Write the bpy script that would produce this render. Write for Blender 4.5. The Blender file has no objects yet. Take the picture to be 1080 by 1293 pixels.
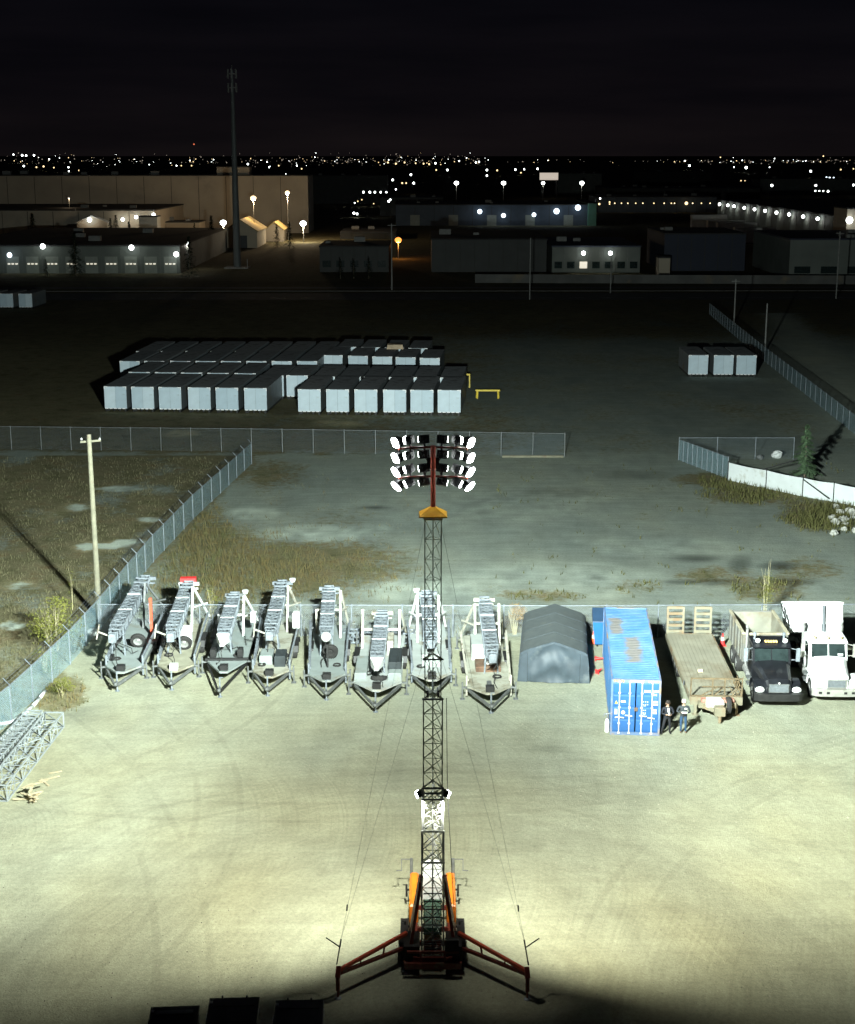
import bpy, bmesh, math, random
from mathutils import Vector, Matrix, Quaternion
random.seed(7)
R = math.radians
scene = bpy.context.scene
COL = scene.collection
# ------------------------------------------------------------------ camera
H, F, CX, CY = 28.0, 1900.0, 540.0, 646.5
TH = math.atan((CY - 195.0) / F)
CT, ST = math.cos(TH), math.sin(TH)

def G(px, py, z=0.0):
    """ground (or height z) point of a photo pixel"""
    u, v = (px - CX) / F, (py - CY) / F
    t = (H - z) / (ST + v * CT)
    return Vector((u * t, (CT - v * ST) * t, z))

def AT(px, py, D):
    """point of a photo pixel at ground distance D"""
    u, v = (px - CX) / F, (py - CY) / F
    t = D / (CT - v * ST)
    return Vector((u * t, D, H - t * (ST + v * CT)))

def PX(p):
    """photo pixel of a world point"""
    dz = p[2] - H
    Z = p[1] * CT - dz * ST
    Y = -p[1] * ST - dz * CT
    return CX + F * p[0] / Z, CY + F * Y / Z

cam_d = bpy.data.cameras.new('camera')
cam = bpy.data.objects.new('camera', cam_d); COL.objects.link(cam)
cam.location = (0, 0, H); cam.rotation_euler = (R(90) - TH, 0, 0)
cam_d.sensor_fit = 'HORIZONTAL'; cam_d.sensor_width = 36; cam_d.lens = F / 1080 * 36
cam_d.clip_start = 0.5; cam_d.clip_end = 60000
scene.camera = cam

# ------------------------------------------------------------------ materials
MATS = {}
def mat(name, col, rough=.6, metal=0., var=.18, scale=2.5, dirt=0., bump=0., dirtcol=(.16, .13, .09), emit=None, es=0., spec=None, detail=6):
    if name in MATS: return MATS[name]
    m = bpy.data.materials.new(name); m.use_nodes = True
    nt = m.node_tree; N = nt.nodes; L = nt.links
    b = N['Principled BSDF']
    b.inputs['Roughness'].default_value = rough; b.inputs['Metallic'].default_value = metal
    if spec is not None: b.inputs['Specular IOR Level'].default_value = spec
    tc = N.new('ShaderNodeTexCoord')
    no = N.new('ShaderNodeTexNoise'); no.inputs['Scale'].default_value = scale; no.inputs['Detail'].default_value = detail
    L.new(tc.outputs['Object'], no.inputs['Vector'])
    rp = N.new('ShaderNodeValToRGB'); rp.color_ramp.elements[0].position = .3; rp.color_ramp.elements[1].position = .72
    rp.color_ramp.elements[0].color = (*[c * (1 - var) for c in col], 1); rp.color_ramp.elements[1].color = (*[min(1, c * (1 + var)) for c in col], 1)
    L.new(no.outputs['Fac'], rp.inputs['Fac'])
    out = rp.outputs['Color']
    if dirt > 0:
        n2 = N.new('ShaderNodeTexNoise'); n2.inputs['Scale'].default_value = scale * .55; n2.inputs['Detail'].default_value = 9; n2.inputs['Roughness'].default_value = .65
        L.new(tc.outputs['Object'], n2.inputs['Vector'])
        r2 = N.new('ShaderNodeValToRGB'); r2.color_ramp.elements[0].position = .62 - dirt * .35; r2.color_ramp.elements[1].position = .72 - dirt * .2
        L.new(n2.outputs['Fac'], r2.inputs['Fac'])
        mx = N.new('ShaderNodeMixRGB'); mx.inputs['Color2'].default_value = (*dirtcol, 1)
        L.new(r2.outputs['Color'], mx.inputs['Fac']); L.new(out, mx.inputs['Color1']); out = mx.outputs['Color']
    L.new(out, b.inputs['Base Color'])
    if bump > 0:
        bp = N.new('ShaderNodeBump'); bp.inputs['Strength'].default_value = bump; bp.inputs['Distance'].default_value = .05
        L.new(no.outputs['Fac'], bp.inputs['Height']); L.new(bp.outputs['Normal'], b.inputs['Normal'])
    if emit:
        b.inputs['Emission Color'].default_value = (*emit, 1); b.inputs['Emission Strength'].default_value = es
        m.cycles.emission_sampling = 'NONE'
    MATS[name] = m
    return m

galv = mat('galvanised steel', (.20, .225, .25), .5, .2, .3, 4)
galv_d = mat('weathered steel', (.17, .18, .18), .55, .4, .3, 4)
white = mat('white paint', (.60, .62, .61), .4, 0, .06, 2, .15, dirtcol=(.5, .48, .42))
cream = mat('cream frame paint', (.44, .43, .36), .5, 0, .1, 3, .25)
black = mat('black paint', (.012, .013, .016), .3, 0, .2, 3)
blackm = mat('black steel', (.02, .02, .02), .55, .2, .3, 3)
rubber = mat('tyre rubber', (.022, .021, .02), .85, 0, .25, 6)
rimm = mat('wheel rim', (.32, .32, .31), .35, .4, .15, 6)
red = mat('red paint', (.58, .09, .045), .45, 0, .2, 3, .15)
dred = mat('dark red paint', (.17, .03, .02), .5, 0, .3, 3, .2)
orange = mat('orange paint', (.85, .22, .02), .4, 0, .1, 2)
yello = mat('yellow paint', (.95, .48, .03), .45, 0, .08, 2)
yelrail = mat('yellow rail paint', (.75, .55, .05), .5, 0, .15, 2)
glass = mat('dark glass', (.02, .03, .03), .08, 0, .3, 2, spec=.8)
concrete = mat('concrete', (.30, .29, .27), .9, 0, .2, 1.2, .2, .2)

def emis(name, col, s):
    if name in MATS: return MATS[name]
    m = bpy.data.materials.new(name); m.use_nodes = True
    N = m.node_tree.nodes; b = N['Principled BSDF']
    b.inputs['Base Color'].default_value = (.8, .8, .8, 1)
    b.inputs['Emission Color'].default_value = (*col, 1); b.inputs['Emission Strength'].default_value = s
    m.cycles.emission_sampling = 'NONE'
    MATS[name] = m
    return m
e_flood = emis('lit flood lens', (.93, 1, .97), 30)
e_white = emis('lit lamp white', (.93, 1, .97), 10)
e_warm = emis('lit lamp warm', (1, .72, .36), 2.6)
e_blue = emis('lit lamp cool', (.72, .88, 1), 4)
e_red = emis('lit lamp red', (1, .22, .10), 1.3)
e_orange = emis('lit lamp orange', (1, .30, .04), 2.2)
e_dimw = emis('lit window', (1, .9, .7), .7)
e_sign = emis('lit sign', (1, .86, .72), .55)

# ------------------------------------------------------------------ mesh builder
class MB:
    def __init__(s): s.v = []; s.f = []; s.m = []; s.cur = 0
    def add(s, vs, fs):
        o = len(s.v); s.v += [tuple(x) for x in vs]
        for f in fs: s.f.append(tuple(o + i for i in f)); s.m.append(s.cur)
        return s
    def hexa(s, p):   # 8 points: bottom 4 ccw, top 4 ccw
        return s.add(p, [(3, 2, 1, 0), (4, 5, 6, 7), (0, 1, 5, 4), (1, 2, 6, 5), (2, 3, 7, 6), (3, 0, 4, 7)])
    def box(s, x0, x1, y0, y1, z0, z1):
        return s.hexa([(x0, y0, z0), (x1, y0, z0), (x1, y1, z0), (x0, y1, z0), (x0, y0, z1), (x1, y0, z1), (x1, y1, z1), (x0, y1, z1)])
    def cbox(s, x0, x1, y0, y1, z0, z1, c=.04):   # box with chamfered top edges
        s.hexa([(x0, y0, z0), (x1, y0, z0), (x1, y1, z0), (x0, y1, z0), (x0, y0, z1 - c), (x1, y0, z1 - c), (x1, y1, z1 - c), (x0, y1, z1 - c)])
        return s.hexa([(x0, y0, z1 - c), (x1, y0, z1 - c), (x1, y1, z1 - c), (x0, y1, z1 - c), (x0 + c, y0 + c, z1), (x1 - c, y0 + c, z1), (x1 - c, y1 - c, z1), (x0 + c, y1 - c, z1)])
    def bar(s, a, b, w, h=None, up=(0, 0, 1)):
        a, b = Vector(a), Vector(b); h = w if h is None else h
        d = (b - a)
        if d.length < 1e-6: return s
        d.normalize(); u = Vector(up)
        if abs(d.dot(u)) > .97: u = Vector((0, 1, 0)) if abs(d.y) < .9 else Vector((1, 0, 0))
        x = d.cross(u).normalized() * (w / 2); z = x.cross(d).normalized() * (h / 2)
        return s.hexa([a - x - z, a + x - z, b + x - z, b - x - z, a - x + z, a + x + z, b + x + z, b - x + z])
    def tube(s, a, b, r, n=8, r2=None, caps=True):
        a, b = Vector(a), Vector(b); r2 = r if r2 is None else r2
        d = b - a
        if d.length < 1e-6: return s
        d.normalize(); u = Vector((0, 0, 1)) if abs(d.z) < .9 else Vector((1, 0, 0))
        x = d.cross(u).normalized(); y = d.cross(x).normalized()
        vs = []
        for k in range(n):
            t = 2 * math.pi * k / n; q = x * math.cos(t) + y * math.sin(t)
            vs += [a + q * r, b + q * r2]
        fs = [(2 * k, 2 * ((k + 1) % n), 2 * ((k + 1) % n) + 1, 2 * k + 1) for k in range(n)]
        if caps: fs += [tuple(2 * k for k in range(n))[::-1], tuple(2 * k + 1 for k in range(n))]
        return s.add(vs, fs)
    def path(s, pts, r, n=6):
        for a, b in zip(pts[:-1], pts[1:]): s.tube(a, b, r, n)
        return s
    def prism(s, poly, z0, z1):   # poly in xy
        n = len(poly)
        return s.add([(x, y, z0) for x, y in poly] + [(x, y, z1) for x, y in poly],
              [tuple(range(n))[::-1], tuple(range(n, 2 * n))] + [(k, (k + 1) % n, n + (k + 1) % n, n + k) for k in range(n)])
    def prismx(s, poly, x0, x1):  # poly in yz
        n = len(poly)
        return s.add([(x0, y, z) for y, z in poly] + [(x1, y, z) for y, z in poly],
              [tuple(range(n)), tuple(range(n, 2 * n))[::-1]] + [(k, n + k, n + (k + 1) % n, (k + 1) % n) for k in range(n)])
    def lathe(s, prof, n=16, c=(0, 0, 0), axis='z'):
        vs = []; m = len(prof)
        for k in range(n):
            t = 2 * math.pi * k / n
            for r, h in prof:
                if axis == 'z': vs.append((c[0] + r * math.cos(t), c[1] + r * math.sin(t), c[2] + h))
                elif axis == 'x': vs.append((c[0] + h, c[1] + r * math.cos(t), c[2] + r * math.sin(t)))
                else: vs.append((c[0] + r * math.cos(t), c[1] + h, c[2] + r * math.sin(t)))
        fs = []
        for k in range(n):
            for j in range(m - 1):
                a, b = k * m + j, ((k + 1) % n) * m + j
                fs.append((a, b, b + 1, a + 1))
        return s.add(vs, fs)
    def ball(s, c, r, n=10, sz=1.):
        prof = [(max(1e-4, r * math.sin(math.pi * j / 6)), -r * sz * math.cos(math.pi * j / 6)) for j in range(7)]
        return s.lathe(prof, n, c)
    def build(s, name, m, parent=None, smooth=False):
        me = bpy.data.meshes.new(name); me.from_pydata(s.v, [], s.f)
        ms = m if isinstance(m, (list, tuple)) else [m]
        for k in ms: me.materials.append(k)
        if len(ms) > 1: me.polygons.foreach_set('material_index', s.m)
        if smooth: me.polygons.foreach_set('use_smooth', [True] * len(me.polygons))
        me.validate(); me.update()
        o = bpy.data.objects.new(name, me); COL.objects.link(o)
        if parent is not None: o.parent = parent
        return o

def tag(o, label=None, cat=None, group=None, kind=None):
    if label: o['label'] = label
    if cat: o['category'] = cat
    if group: o['group'] = group
    if kind: o['kind'] = kind
    return o

def thing(name, label, cat, loc=(0, 0, 0), rz=0., group=None):
    o = bpy.data.objects.new(name, None); COL.objects.link(o)
    o.location = loc; o.rotation_euler = (0, 0, rz); o.empty_display_size = .3
    return tag(o, label, cat, group)

def copy_tree(o, parent=None):
    c = o.copy(); COL.objects.link(c); c.parent = parent
    for ch in list(o.children): copy_tree(ch, c)
    return c

def frame(d, up=Vector((0, 0, 1))):
    d = d.normalized()
    if abs(d.dot(up)) > .97: up = Vector((0, 1, 0))
    x = d.cross(up).normalized(); z = x.cross(d).normalized()
    return x, z

def truss(mb, a, b, w, h, bays, r, tri=False, rungs=True, off=0.):
    """lattice girder from a to b (w sideways, h upwards), square or triangular"""
    a, b = Vector(a), Vector(b); x, z = frame(b - a)
    if tri: cs = [-x * w / 2 - z * h / 3, x * w / 2 - z * h / 3, z * h * 2 / 3]
    else: cs = [-x * w / 2 - z * h / 2, x * w / 2 - z * h / 2, x * w / 2 + z * h / 2, -x * w / 2 + z * h / 2]
    n = len(cs)
    for c in cs: mb.bar(a + c, b + c, r * 1.7)
    for k in range(bays):
        p, q = a.lerp(b, k / bays), a.lerp(b, (k + 1) / bays)
        for j in range(n):
            c, e = cs[j], cs[(j + 1) % n]
            if (k + j) % 2: c, e = e, c
            mb.bar(p + c, q + e, r)
            if rungs: mb.bar(p + cs[j], p + cs[(j + 1) % n], r)
    for j in range(n): mb.bar(b + cs[j], b + cs[(j + 1) % n], r * 1.7); mb.bar(a + cs[j], a + cs[(j + 1) % n], r * 1.7)
    return mb

def wheel(parent, x, y, r=.42, w=.25, rm=None, name='wheel'):
    m = MB(); k = w / 2
    m.lathe([(r * .6, -k), (r * .93, -k), (r, -k * .7), (r, k * .7), (r * .93, k), (r * .6, k)], 20, (x, y, r), 'x')
    t = m.build(name, rubber, parent)
    n = MB(); n.lathe([(.001, -k * .5), (r * .25, -k * .5), (r * .3, -k * .75), (r * .6, -k * .9), (r * .6, k * .9), (r * .3, k * .75), (r * .25, k * .5), (.001, k * .5)], 16, (x, y, r), 'x')
    n.build('rim', rm or rimm, t)
    return t

# ------------------------------------------------------------------ world: night sky
w = bpy.data.worlds.new('World'); scene.world = w; w.use_nodes = True
N = w.node_tree.nodes; L = w.node_tree.links
bg = N['Background']
tc = N.new('ShaderNodeTexCoord'); sp = N.new('ShaderNodeSeparateXYZ'); L.new(tc.outputs['Generated'], sp.inputs[0])
rp = N.new('ShaderNodeValToRGB'); e = rp.color_ramp.elements
e[0].position = 0.; e[0].color = (.0054, .0043, .0048, 1); e[1].position = .12; e[1].color = (.0020, .0022, .0036, 1)
k = rp.color_ramp.elements.new(.035); k.color = (.0036, .0031, .0041, 1)
k = rp.color_ramp.elements.new(.6); k.color = (.0013, .0015, .0029, 1)
L.new(sp.outputs['Z'], rp.inputs['Fac'])
no = N.new('ShaderNodeTexNoise'); no.inputs['Scale'].default_value = 5; no.inputs['Detail'].default_value = 5
mp = N.new('ShaderNodeMapping'); mp.inputs['Scale'].default_value = (1, 1, 9); L.new(tc.outputs['Generated'], mp.inputs[0]); L.new(mp.outputs[0], no.inputs['Vector'])
r2 = N.new('ShaderNodeValToRGB'); r2.color_ramp.elements[0].position = .35; r2.color_ramp.elements[1].position = .7
r2.color_ramp.elements[0].color = (.75, .75, .8, 1); r2.color_ramp.elements[1].color = (1.35, 1.25, 1.2, 1)
L.new(no.outputs['Fac'], r2.inputs['Fac'])
mx = N.new('ShaderNodeMixRGB'); mx.blend_type = 'MULTIPLY'; mx.inputs[0].default_value = 1
L.new(rp.outputs[0], mx.inputs[1]); L.new(r2.outputs[0], mx.inputs[2]); L.new(mx.outputs[0], bg.inputs['Color'])
bg.inputs['Strength'].default_value = 1.0
vs = scene.view_settings; vs.view_transform = 'Standard'; vs.look = 'None'; vs.exposure = 0; vs.gamma = 1
cy = scene.cycles; cy.use_denoising = True; cy.max_bounces = 5; cy.diffuse_bounces = 3; cy.glossy_bounces = 2
cy.transparent_max_bounces = 24; cy.caustics_reflective = False; cy.caustics_refractive = False; cy.sample_clamp_indirect = 3

def lamp(kind, loc, power, col=(1, 1, 1), size=.2, aim=None, ang=120, blend=1., parent=None, name='lamp_light'):
    d = bpy.data.lights.new(name, kind); d.energy = power; d.color = col; d.shadow_soft_size = size
    o = bpy.data.objects.new(name, d); COL.objects.link(o); o.location = loc
    if kind == 'SPOT':
        d.spot_size = R(ang); d.spot_blend = blend
        o.rotation_euler = Vector(aim).to_track_quat('-Z', 'Y').to_euler()
    if parent: o.parent = parent
    return o
# ------------------------------------------------------------------ ground
from mathutils import noise as mn
FB_PX = [(-25, 945), (15, 912), (42, 886), (89, 839), (128, 794), (163, 748), (194, 710), (244, 656), (318, 586)]
FB = [G(*p) for p in FB_PX]
def fenceB_x(Y):
    if Y <= FB[0].y: return FB[0].x
    for a, b in zip(FB[:-1], FB[1:]):
        if a.y <= Y <= b.y: return a.x + (b.x - a.x) * (Y - a.y) / (b.y - a.y)
    return FB[-1].x
def sstep(a, b, x):
    t = max(0., min(1., (x - a) / (b - a))); return t * t * (3 - 2 * t)
def ell(px, py, cx, cy, rx, ry, ang=0.):
    dx, dy = px - cx, py - cy
    if ang: c, s = math.cos(R(ang)), math.sin(R(ang)); dx, dy = dx * c + dy * s, -dx * s + dy * c
    d = (dx / rx) ** 2 + (dy / ry) ** 2
    return max(0., 1 - d) if d < 1 else 0.
GRASS_E = [(300, 718, 135, 60, .54), (250, 660, 55, 45, .45), (430, 715, 110, 50, .6), (345, 600, 60, 25, .5), (440, 655, 70, 20, .3),
           (960, 622, 90, 20, .7), (1040, 650, 70, 24, .9), (900, 605, 60, 12, .8), (970, 745, 60, 22, .55), (690, 752, 70, 12, .6), (800, 740, 60, 14, .45), (620, 745, 60, 14, .3),
           (70, 875, 50, 30, 1.2), (150, 850, 60, 30, .35), (900, 725, 70, 14, .5), (1020, 720, 60, 22, .45), (560, 780, 320, 22, .25), (1000, 790, 80, 20, .2), (640, 790, 40, 15, .4)]
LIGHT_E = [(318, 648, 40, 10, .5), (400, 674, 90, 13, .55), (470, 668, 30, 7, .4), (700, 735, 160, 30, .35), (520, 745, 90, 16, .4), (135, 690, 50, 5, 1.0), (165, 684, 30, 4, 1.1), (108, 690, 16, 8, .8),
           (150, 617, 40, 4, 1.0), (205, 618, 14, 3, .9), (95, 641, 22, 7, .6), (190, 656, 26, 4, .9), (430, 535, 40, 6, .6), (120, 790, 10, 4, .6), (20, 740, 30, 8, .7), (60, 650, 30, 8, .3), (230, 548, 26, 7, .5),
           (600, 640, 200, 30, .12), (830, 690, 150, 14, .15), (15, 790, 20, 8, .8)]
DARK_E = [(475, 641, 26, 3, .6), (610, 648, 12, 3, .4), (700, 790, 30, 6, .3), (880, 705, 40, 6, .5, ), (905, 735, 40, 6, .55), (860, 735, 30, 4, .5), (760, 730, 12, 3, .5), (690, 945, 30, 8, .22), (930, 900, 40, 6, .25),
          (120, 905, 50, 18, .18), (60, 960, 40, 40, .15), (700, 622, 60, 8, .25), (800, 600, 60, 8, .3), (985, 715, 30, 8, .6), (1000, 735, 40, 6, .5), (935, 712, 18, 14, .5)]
def ground_mask(X, Y):
    px, py = PX((X, Y, 0))
    n1 = mn.noise(Vector((X * .09, Y * .05, 3.1))); n2 = mn.noise(Vector((X * .35, Y * .22, 7.7))); n3 = mn.noise(Vector((X * 1.1, Y * .8, 1.7)))
    fx = fenceB_x(Y)
    left = sstep(.6, -.8, X - fx + n2 * .7) if Y < 141 else 0.
    g = 0.; l = .5; b = .45
    if Y <= 86: b = .62
    if Y > 84:
        lot = sstep(84.5, 87.5, Y + n2 * 1.5); b = .62 - .42 * lot; l -= .05 * lot; g += lot * (.12 + .12 * n1)
    for cx, cy, rx, ry, s in GRASS_E: g += s * ell(px, py, cx, cy, rx, ry)
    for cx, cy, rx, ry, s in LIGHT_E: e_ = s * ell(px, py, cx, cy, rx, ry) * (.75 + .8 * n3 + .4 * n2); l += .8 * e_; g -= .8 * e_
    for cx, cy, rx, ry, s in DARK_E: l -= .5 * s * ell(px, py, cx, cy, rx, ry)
    g = max(0., g)
    if left > 0: g = g * (1 - left) + left * max(.10, .74 + .55 * n1 + .4 * n2 - 1.9 * max(0, l - .54))
    if Y > 141:
        f = sstep(141, 144.5, Y + n2 * 2); wst = sstep(20, -25, X + n1 * 8)
        g = g * (1 - f) + f * (.22 + .6 * wst + .3 * n1); l -= f * .06; b -= f * .05
        # dark field towards the road
        r = sstep(215, 250, Y); g = max(g, r * (.7 + .3 * n1)); l -= .12 * r
    # side road, right
    if 150 < Y < 300:
        c = X - (38 + (Y - 150) * .13)
        # pale curved lane behind the right hand fence
        lane = math.exp(-((px - (985 + (py - 400) * .95)) / (26 + (py - 400) * .35)) ** 2) if 395 < py < 560 else 0
        g *= 1 - .8 * lane; l += .22 * lane; b += .15 * lane
    yd = 1 if Y > 86 else .6
    l += yd * (.065 * n1 + .05 * n2) + .05 * n3
    g += .22 * n3 * (1 if g > .1 else 0) + .10 * n2 * (1 if Y > 84 else 0)
    return max(0., min(1., g)), max(0.03, min(1., l)), max(0., min(1., b + (.30 if Y < 86 else .12) * n1 + .12 * n2))
rows = [-70, -20, 10, 25, 34]
y = 38.
while y < 345: rows.append(y); y += max(.28, y * .0052)
while y < 30000: rows.append(y); y *= 1.09
NC = 250
gv, gc, gf = [], [], []
for y in rows:
    hw = max(38, abs(y) * .40 + 14)
    for k in range(NC):
        s = k / (NC - 1) * 2 - 1
        x = hw * (s * .8 + .2 * s ** 3)
        if k in (0, NC - 1): x = math.copysign(hw * 4 + 300, s)
        elif k in (1, NC - 2): x = math.copysign(hw * 1.6 + 20, s)
        gv.append((x, y, 0.0))
        if y > 345: gc += [.8, .32, .2, 1.]
        elif y < 36: gc += [.0, .45, .45, 1.]
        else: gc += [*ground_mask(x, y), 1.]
for j in range(len(rows) - 1):
    for k in range(NC - 1):
        a = j * NC + k; gf.append((a, a + 1, a + NC + 1, a + NC))
me = bpy.data.meshes.new('ground'); me.from_pydata(gv, [], gf)
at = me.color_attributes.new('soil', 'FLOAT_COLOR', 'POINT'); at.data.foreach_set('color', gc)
m = bpy.data.materials.new('yard ground'); m.use_nodes = True
N = m.node_tree.nodes; L = m.node_tree.links; b = N['Principled BSDF']; b.inputs['Roughness'].default_value = .95; b.inputs['Specular IOR Level'].default_value = .1
va = N.new('ShaderNodeVertexColor'); va.layer_name = 'soil'
se = N.new('ShaderNodeSeparateColor'); L.new(va.outputs[0], se.inputs[0])
tc = N.new('ShaderNodeTexCoord')
def noi(scale, detail=6, rough=.6, mapping=None, dist=0.):
    n = N.new('ShaderNodeTexNoise'); n.inputs['Scale'].default_value = scale; n.inputs['Detail'].default_value = detail; n.inputs['Roughness'].default_value = rough; n.inputs['Distortion'].default_value = dist
    if mapping:
        mp = N.new('ShaderNodeMapping'); mp.inputs['Scale'].default_value = mapping[0]; mp.inputs['Rotation'].default_value = (0, 0, R(mapping[1]))
        L.new(tc.outputs['Object'], mp.inputs[0]); L.new(mp.outputs[0], n.inputs['Vector'])
    else: L.new(tc.outputs['Object'], n.inputs['Vector'])
    return n.outputs['Fac']
def ramp(inp, stops):
    r = N.new('ShaderNodeValToRGB'); el = r.color_ramp.elements
    while len(el) > 1: el.remove(el[-1])
    for i, (p, c) in enumerate(stops):
        q = el[0] if i == 0 else el.new(p); q.position = p; q.color = (*c, 1) if isinstance(c, tuple) else (c, c, c, 1)
    L.new(inp, r.inputs[0]); return r.outputs[0]
def mix(a, b_, fac, mode='MIX'):
    x = N.new('ShaderNodeMixRGB'); x.blend_type = mode
    for sock, val in ((x.inputs[0], fac), (x.inputs[1], a), (x.inputs[2], b_)):
        if isinstance(val, (int, float)): sock.default_value = val
        elif isinstance(val, tuple): sock.default_value = (*val, 1)
        else: L.new(val, sock)
    return x.outputs[0]
def math_(op, a, b_=0., clamp=False):
    x = N.new('ShaderNodeMath'); x.operation = op; x.use_clamp = clamp
    for sock, val in ((x.inputs[0], a), (x.inputs[1], b_)):
        if isinstance(val, (int, float)): sock.default_value = val
        else: L.new(val, sock)
    return x.outputs[0]
gravel = mix((.305, .36, .325), (.350, .325, .195), se.outputs[2])          # grey dirt to buff gravel
gravel = mix(gravel, ramp(noi(.30, 8, .62), [(.3, .90), (.5, 1.), (.7, 1.08)]), 1., 'MULTIPLY')
gravel = mix(gravel, ramp(noi(6., 9, .75), [(.3, .76), (.5, 1.), (.72, 1.2)]), 1., 'MULTIPLY')
gravel = mix(gravel, ramp(noi(1.0, 6, .6, ((.16, 1.6, 1), 4), .3), [(.35, .93), (.5, 1.), (.66, 1.06)]), 1., 'MULTIPLY')   # wheel tracks
gravel = mix(gravel, ramp(noi(1.0, 6, .6, ((.9, .2, 1), 28), .4), [(.38, .95), (.5, 1.), (.66, 1.04)]), 1., 'MULTIPLY')
gravel = mix(gravel, ramp(noi(22., 3, .6), [(.3, .9), (.5, 1.), (.62, 1.), (.7, 1.35)]), 1., 'MULTIPLY')      # stones
tw = N.new('ShaderNodeVectorMath'); tw.operation = 'LENGTH'
sh = N.new('ShaderNodeMapping'); sh.inputs['Location'].default_value = (-.2, -47., 0); L.new(tc.outputs['Object'], sh.inputs[0]); L.new(sh.outputs[0], tw.inputs[0])
wv = N.new('ShaderNodeTexNoise'); wv.noise_dimensions = '1D'; wv.inputs['Scale'].default_value = 2.1; wv.inputs['Detail'].default_value = 4
wob = math_('ADD', tw.outputs['Value'], math_('MULTIPLY', noi(.10, 1), 4.)); L.new(wob, wv.inputs['W'])
gravel = mix(gravel, ramp(wv.outputs['Fac'], [(.36, .965), (.5, 1.), (.64, 1.03)]), 1., 'MULTIPLY')   # turning circles
wv2 = N.new('ShaderNodeTexNoise'); wv2.noise_dimensions = '1D'; wv2.inputs['Scale'].default_value = 7.5; wv2.inputs['Detail'].default_value = 5
sh2 = N.new('ShaderNodeMapping'); sh2.inputs['Location'].default_value = (22., -58., 0); L.new(tc.outputs['Object'], sh2.inputs[0]); tw2 = N.new('ShaderNodeVectorMath'); tw2.operation = 'LENGTH'; L.new(sh2.outputs[0], tw2.inputs[0])
L.new(math_('ADD', tw2.outputs['Value'], math_('MULTIPLY', noi(.09, 1), 2.5)), wv2.inputs['W'])
trk = ramp(wv2.outputs['Fac'], [(.38, .92), (.46, 1.), (.6, 1.), (.68, 1.05)])
gravel = mix(gravel, trk, ramp(noi(.11, 3), [(.42, 0.), (.6, .9)]), 'MULTIPLY')
for cx_, cy_, r_ in ((-40., 58., 31.), (38., 40., 33.), (30., 92., 38.), (-6., 110., 49.), (-34., 82., 26.), (10., 20., 46.), (-60., 40., 52.)):
    s_ = N.new('ShaderNodeMapping'); s_.inputs['Location'].default_value = (-cx_, -cy_, 0); L.new(tc.outputs['Object'], s_.inputs[0]); ln_ = N.new('ShaderNodeVectorMath'); ln_.operation = 'LENGTH'; L.new(s_.outputs[0], ln_.inputs[0])
    d_ = math_('ABSOLUTE', math_('SUBTRACT', math_('ABSOLUTE', math_('SUBTRACT', ln_.outputs['Value'], r_)), .95))
    tk = ramp(d_, [(.0, .90), (.13, .92), (.20, 1.04), (.32, 1.)])
    gravel = mix(gravel, tk, ramp(noi(.16, 3, .6), [(.40, 0.), (.55, .85)]), 'MULTIPLY')
gravel = mix(gravel, ramp(noi(.55, 5, .55), [(.66, 1.), (.76, .80)]), 1., 'MULTIPLY')    # damp and oily spots
gr = ramp(noi(.5, 8, .7), [(.28, (.085, .088, .04)), (.42, (.17, .16, .085)), (.55, (.23, .205, .12)), (.66, (.20, .15, .075)), (.78, (.11, .09, .045))])
gr = mix(gr, ramp(noi(5., 8, .8), [(.3, .5), (.5, 1.), (.7, 1.5)]), 1., 'MULTIPLY')
gf_ = math_('ADD', se.outputs[0], math_('MULTIPLY', math_('SUBTRACT', noi(1.6, 8, .75), .5), 1.5))
gfac = ramp(gf_, [(.28, 0.), (.62, 1.)])
col = mix(gravel, gr, gfac)
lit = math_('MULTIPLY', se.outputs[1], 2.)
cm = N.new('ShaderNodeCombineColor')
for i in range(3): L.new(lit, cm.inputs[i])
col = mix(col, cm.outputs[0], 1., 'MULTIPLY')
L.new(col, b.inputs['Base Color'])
bp = N.new('ShaderNodeBump'); bp.inputs['Strength'].default_value = .55; bp.inputs['Distance'].default_value = .06
L.new(math_('ADD', noi(3., 8, .7), noi(14., 4, .6)), bp.inputs['Height']); L.new(bp.outputs[0], b.inputs['Normal'])
me.materials.append(m)
go = bpy.data.objects.new('ground', me); COL.objects.link(go); go['kind'] = 'structure'

def sheet(name, pts, z, m, kind='structure'):
    mb = MB(); mb.add([(p.x, p.y, z) for p in pts], [tuple(range(len(pts)))]); o = mb.build(name, m); o['kind'] = kind; return o
asph = mat('asphalt', (.05, .05, .05), .85, 0, .25, .8)
aspw = mat('worn asphalt', (.10, .09, .085), .85, 0, .25, .5)
rd = MB(); rd.add([(-400, 296, .004), (400, 303, .004), (400, 318, .004), (-400, 311, .004)], [(0, 1, 2, 3)]); o = rd.build('road', asph); o['kind'] = 'structure'
rd = MB(); rd.add([(-400, 322, .008), (400, 329, .008), (400, 333, .008), (-400, 326, .008)], [(0, 1, 2, 3)]); o = rd.build('pavement', aspw); o['kind'] = 'structure'
vg = MB(); vg.box(-420, 420, 318.6, 319.0, -.2, .13); o = vg.build('kerb', mat('dark kerb', (.09, .085, .08), .9, 0, .2, 1)); o.rotation_euler = (0, 0, .0088); o['kind'] = 'structure'
ln = MB()
for k in range(-60, 61): ln.add([(k * 6 - 1.5, 303.6 + k * 6 * .00875, .009), (k * 6 + 1.5, 303.6 + k * 6 * .00875, .009), (k * 6 + 1.5, 303.75 + k * 6 * .00875, .009), (k * 6 - 1.5, 303.75 + k * 6 * .00875, .009)], [(0, 1, 2, 3)])
o = ln.build('road_markings', white); o['kind'] = 'structure'

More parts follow.
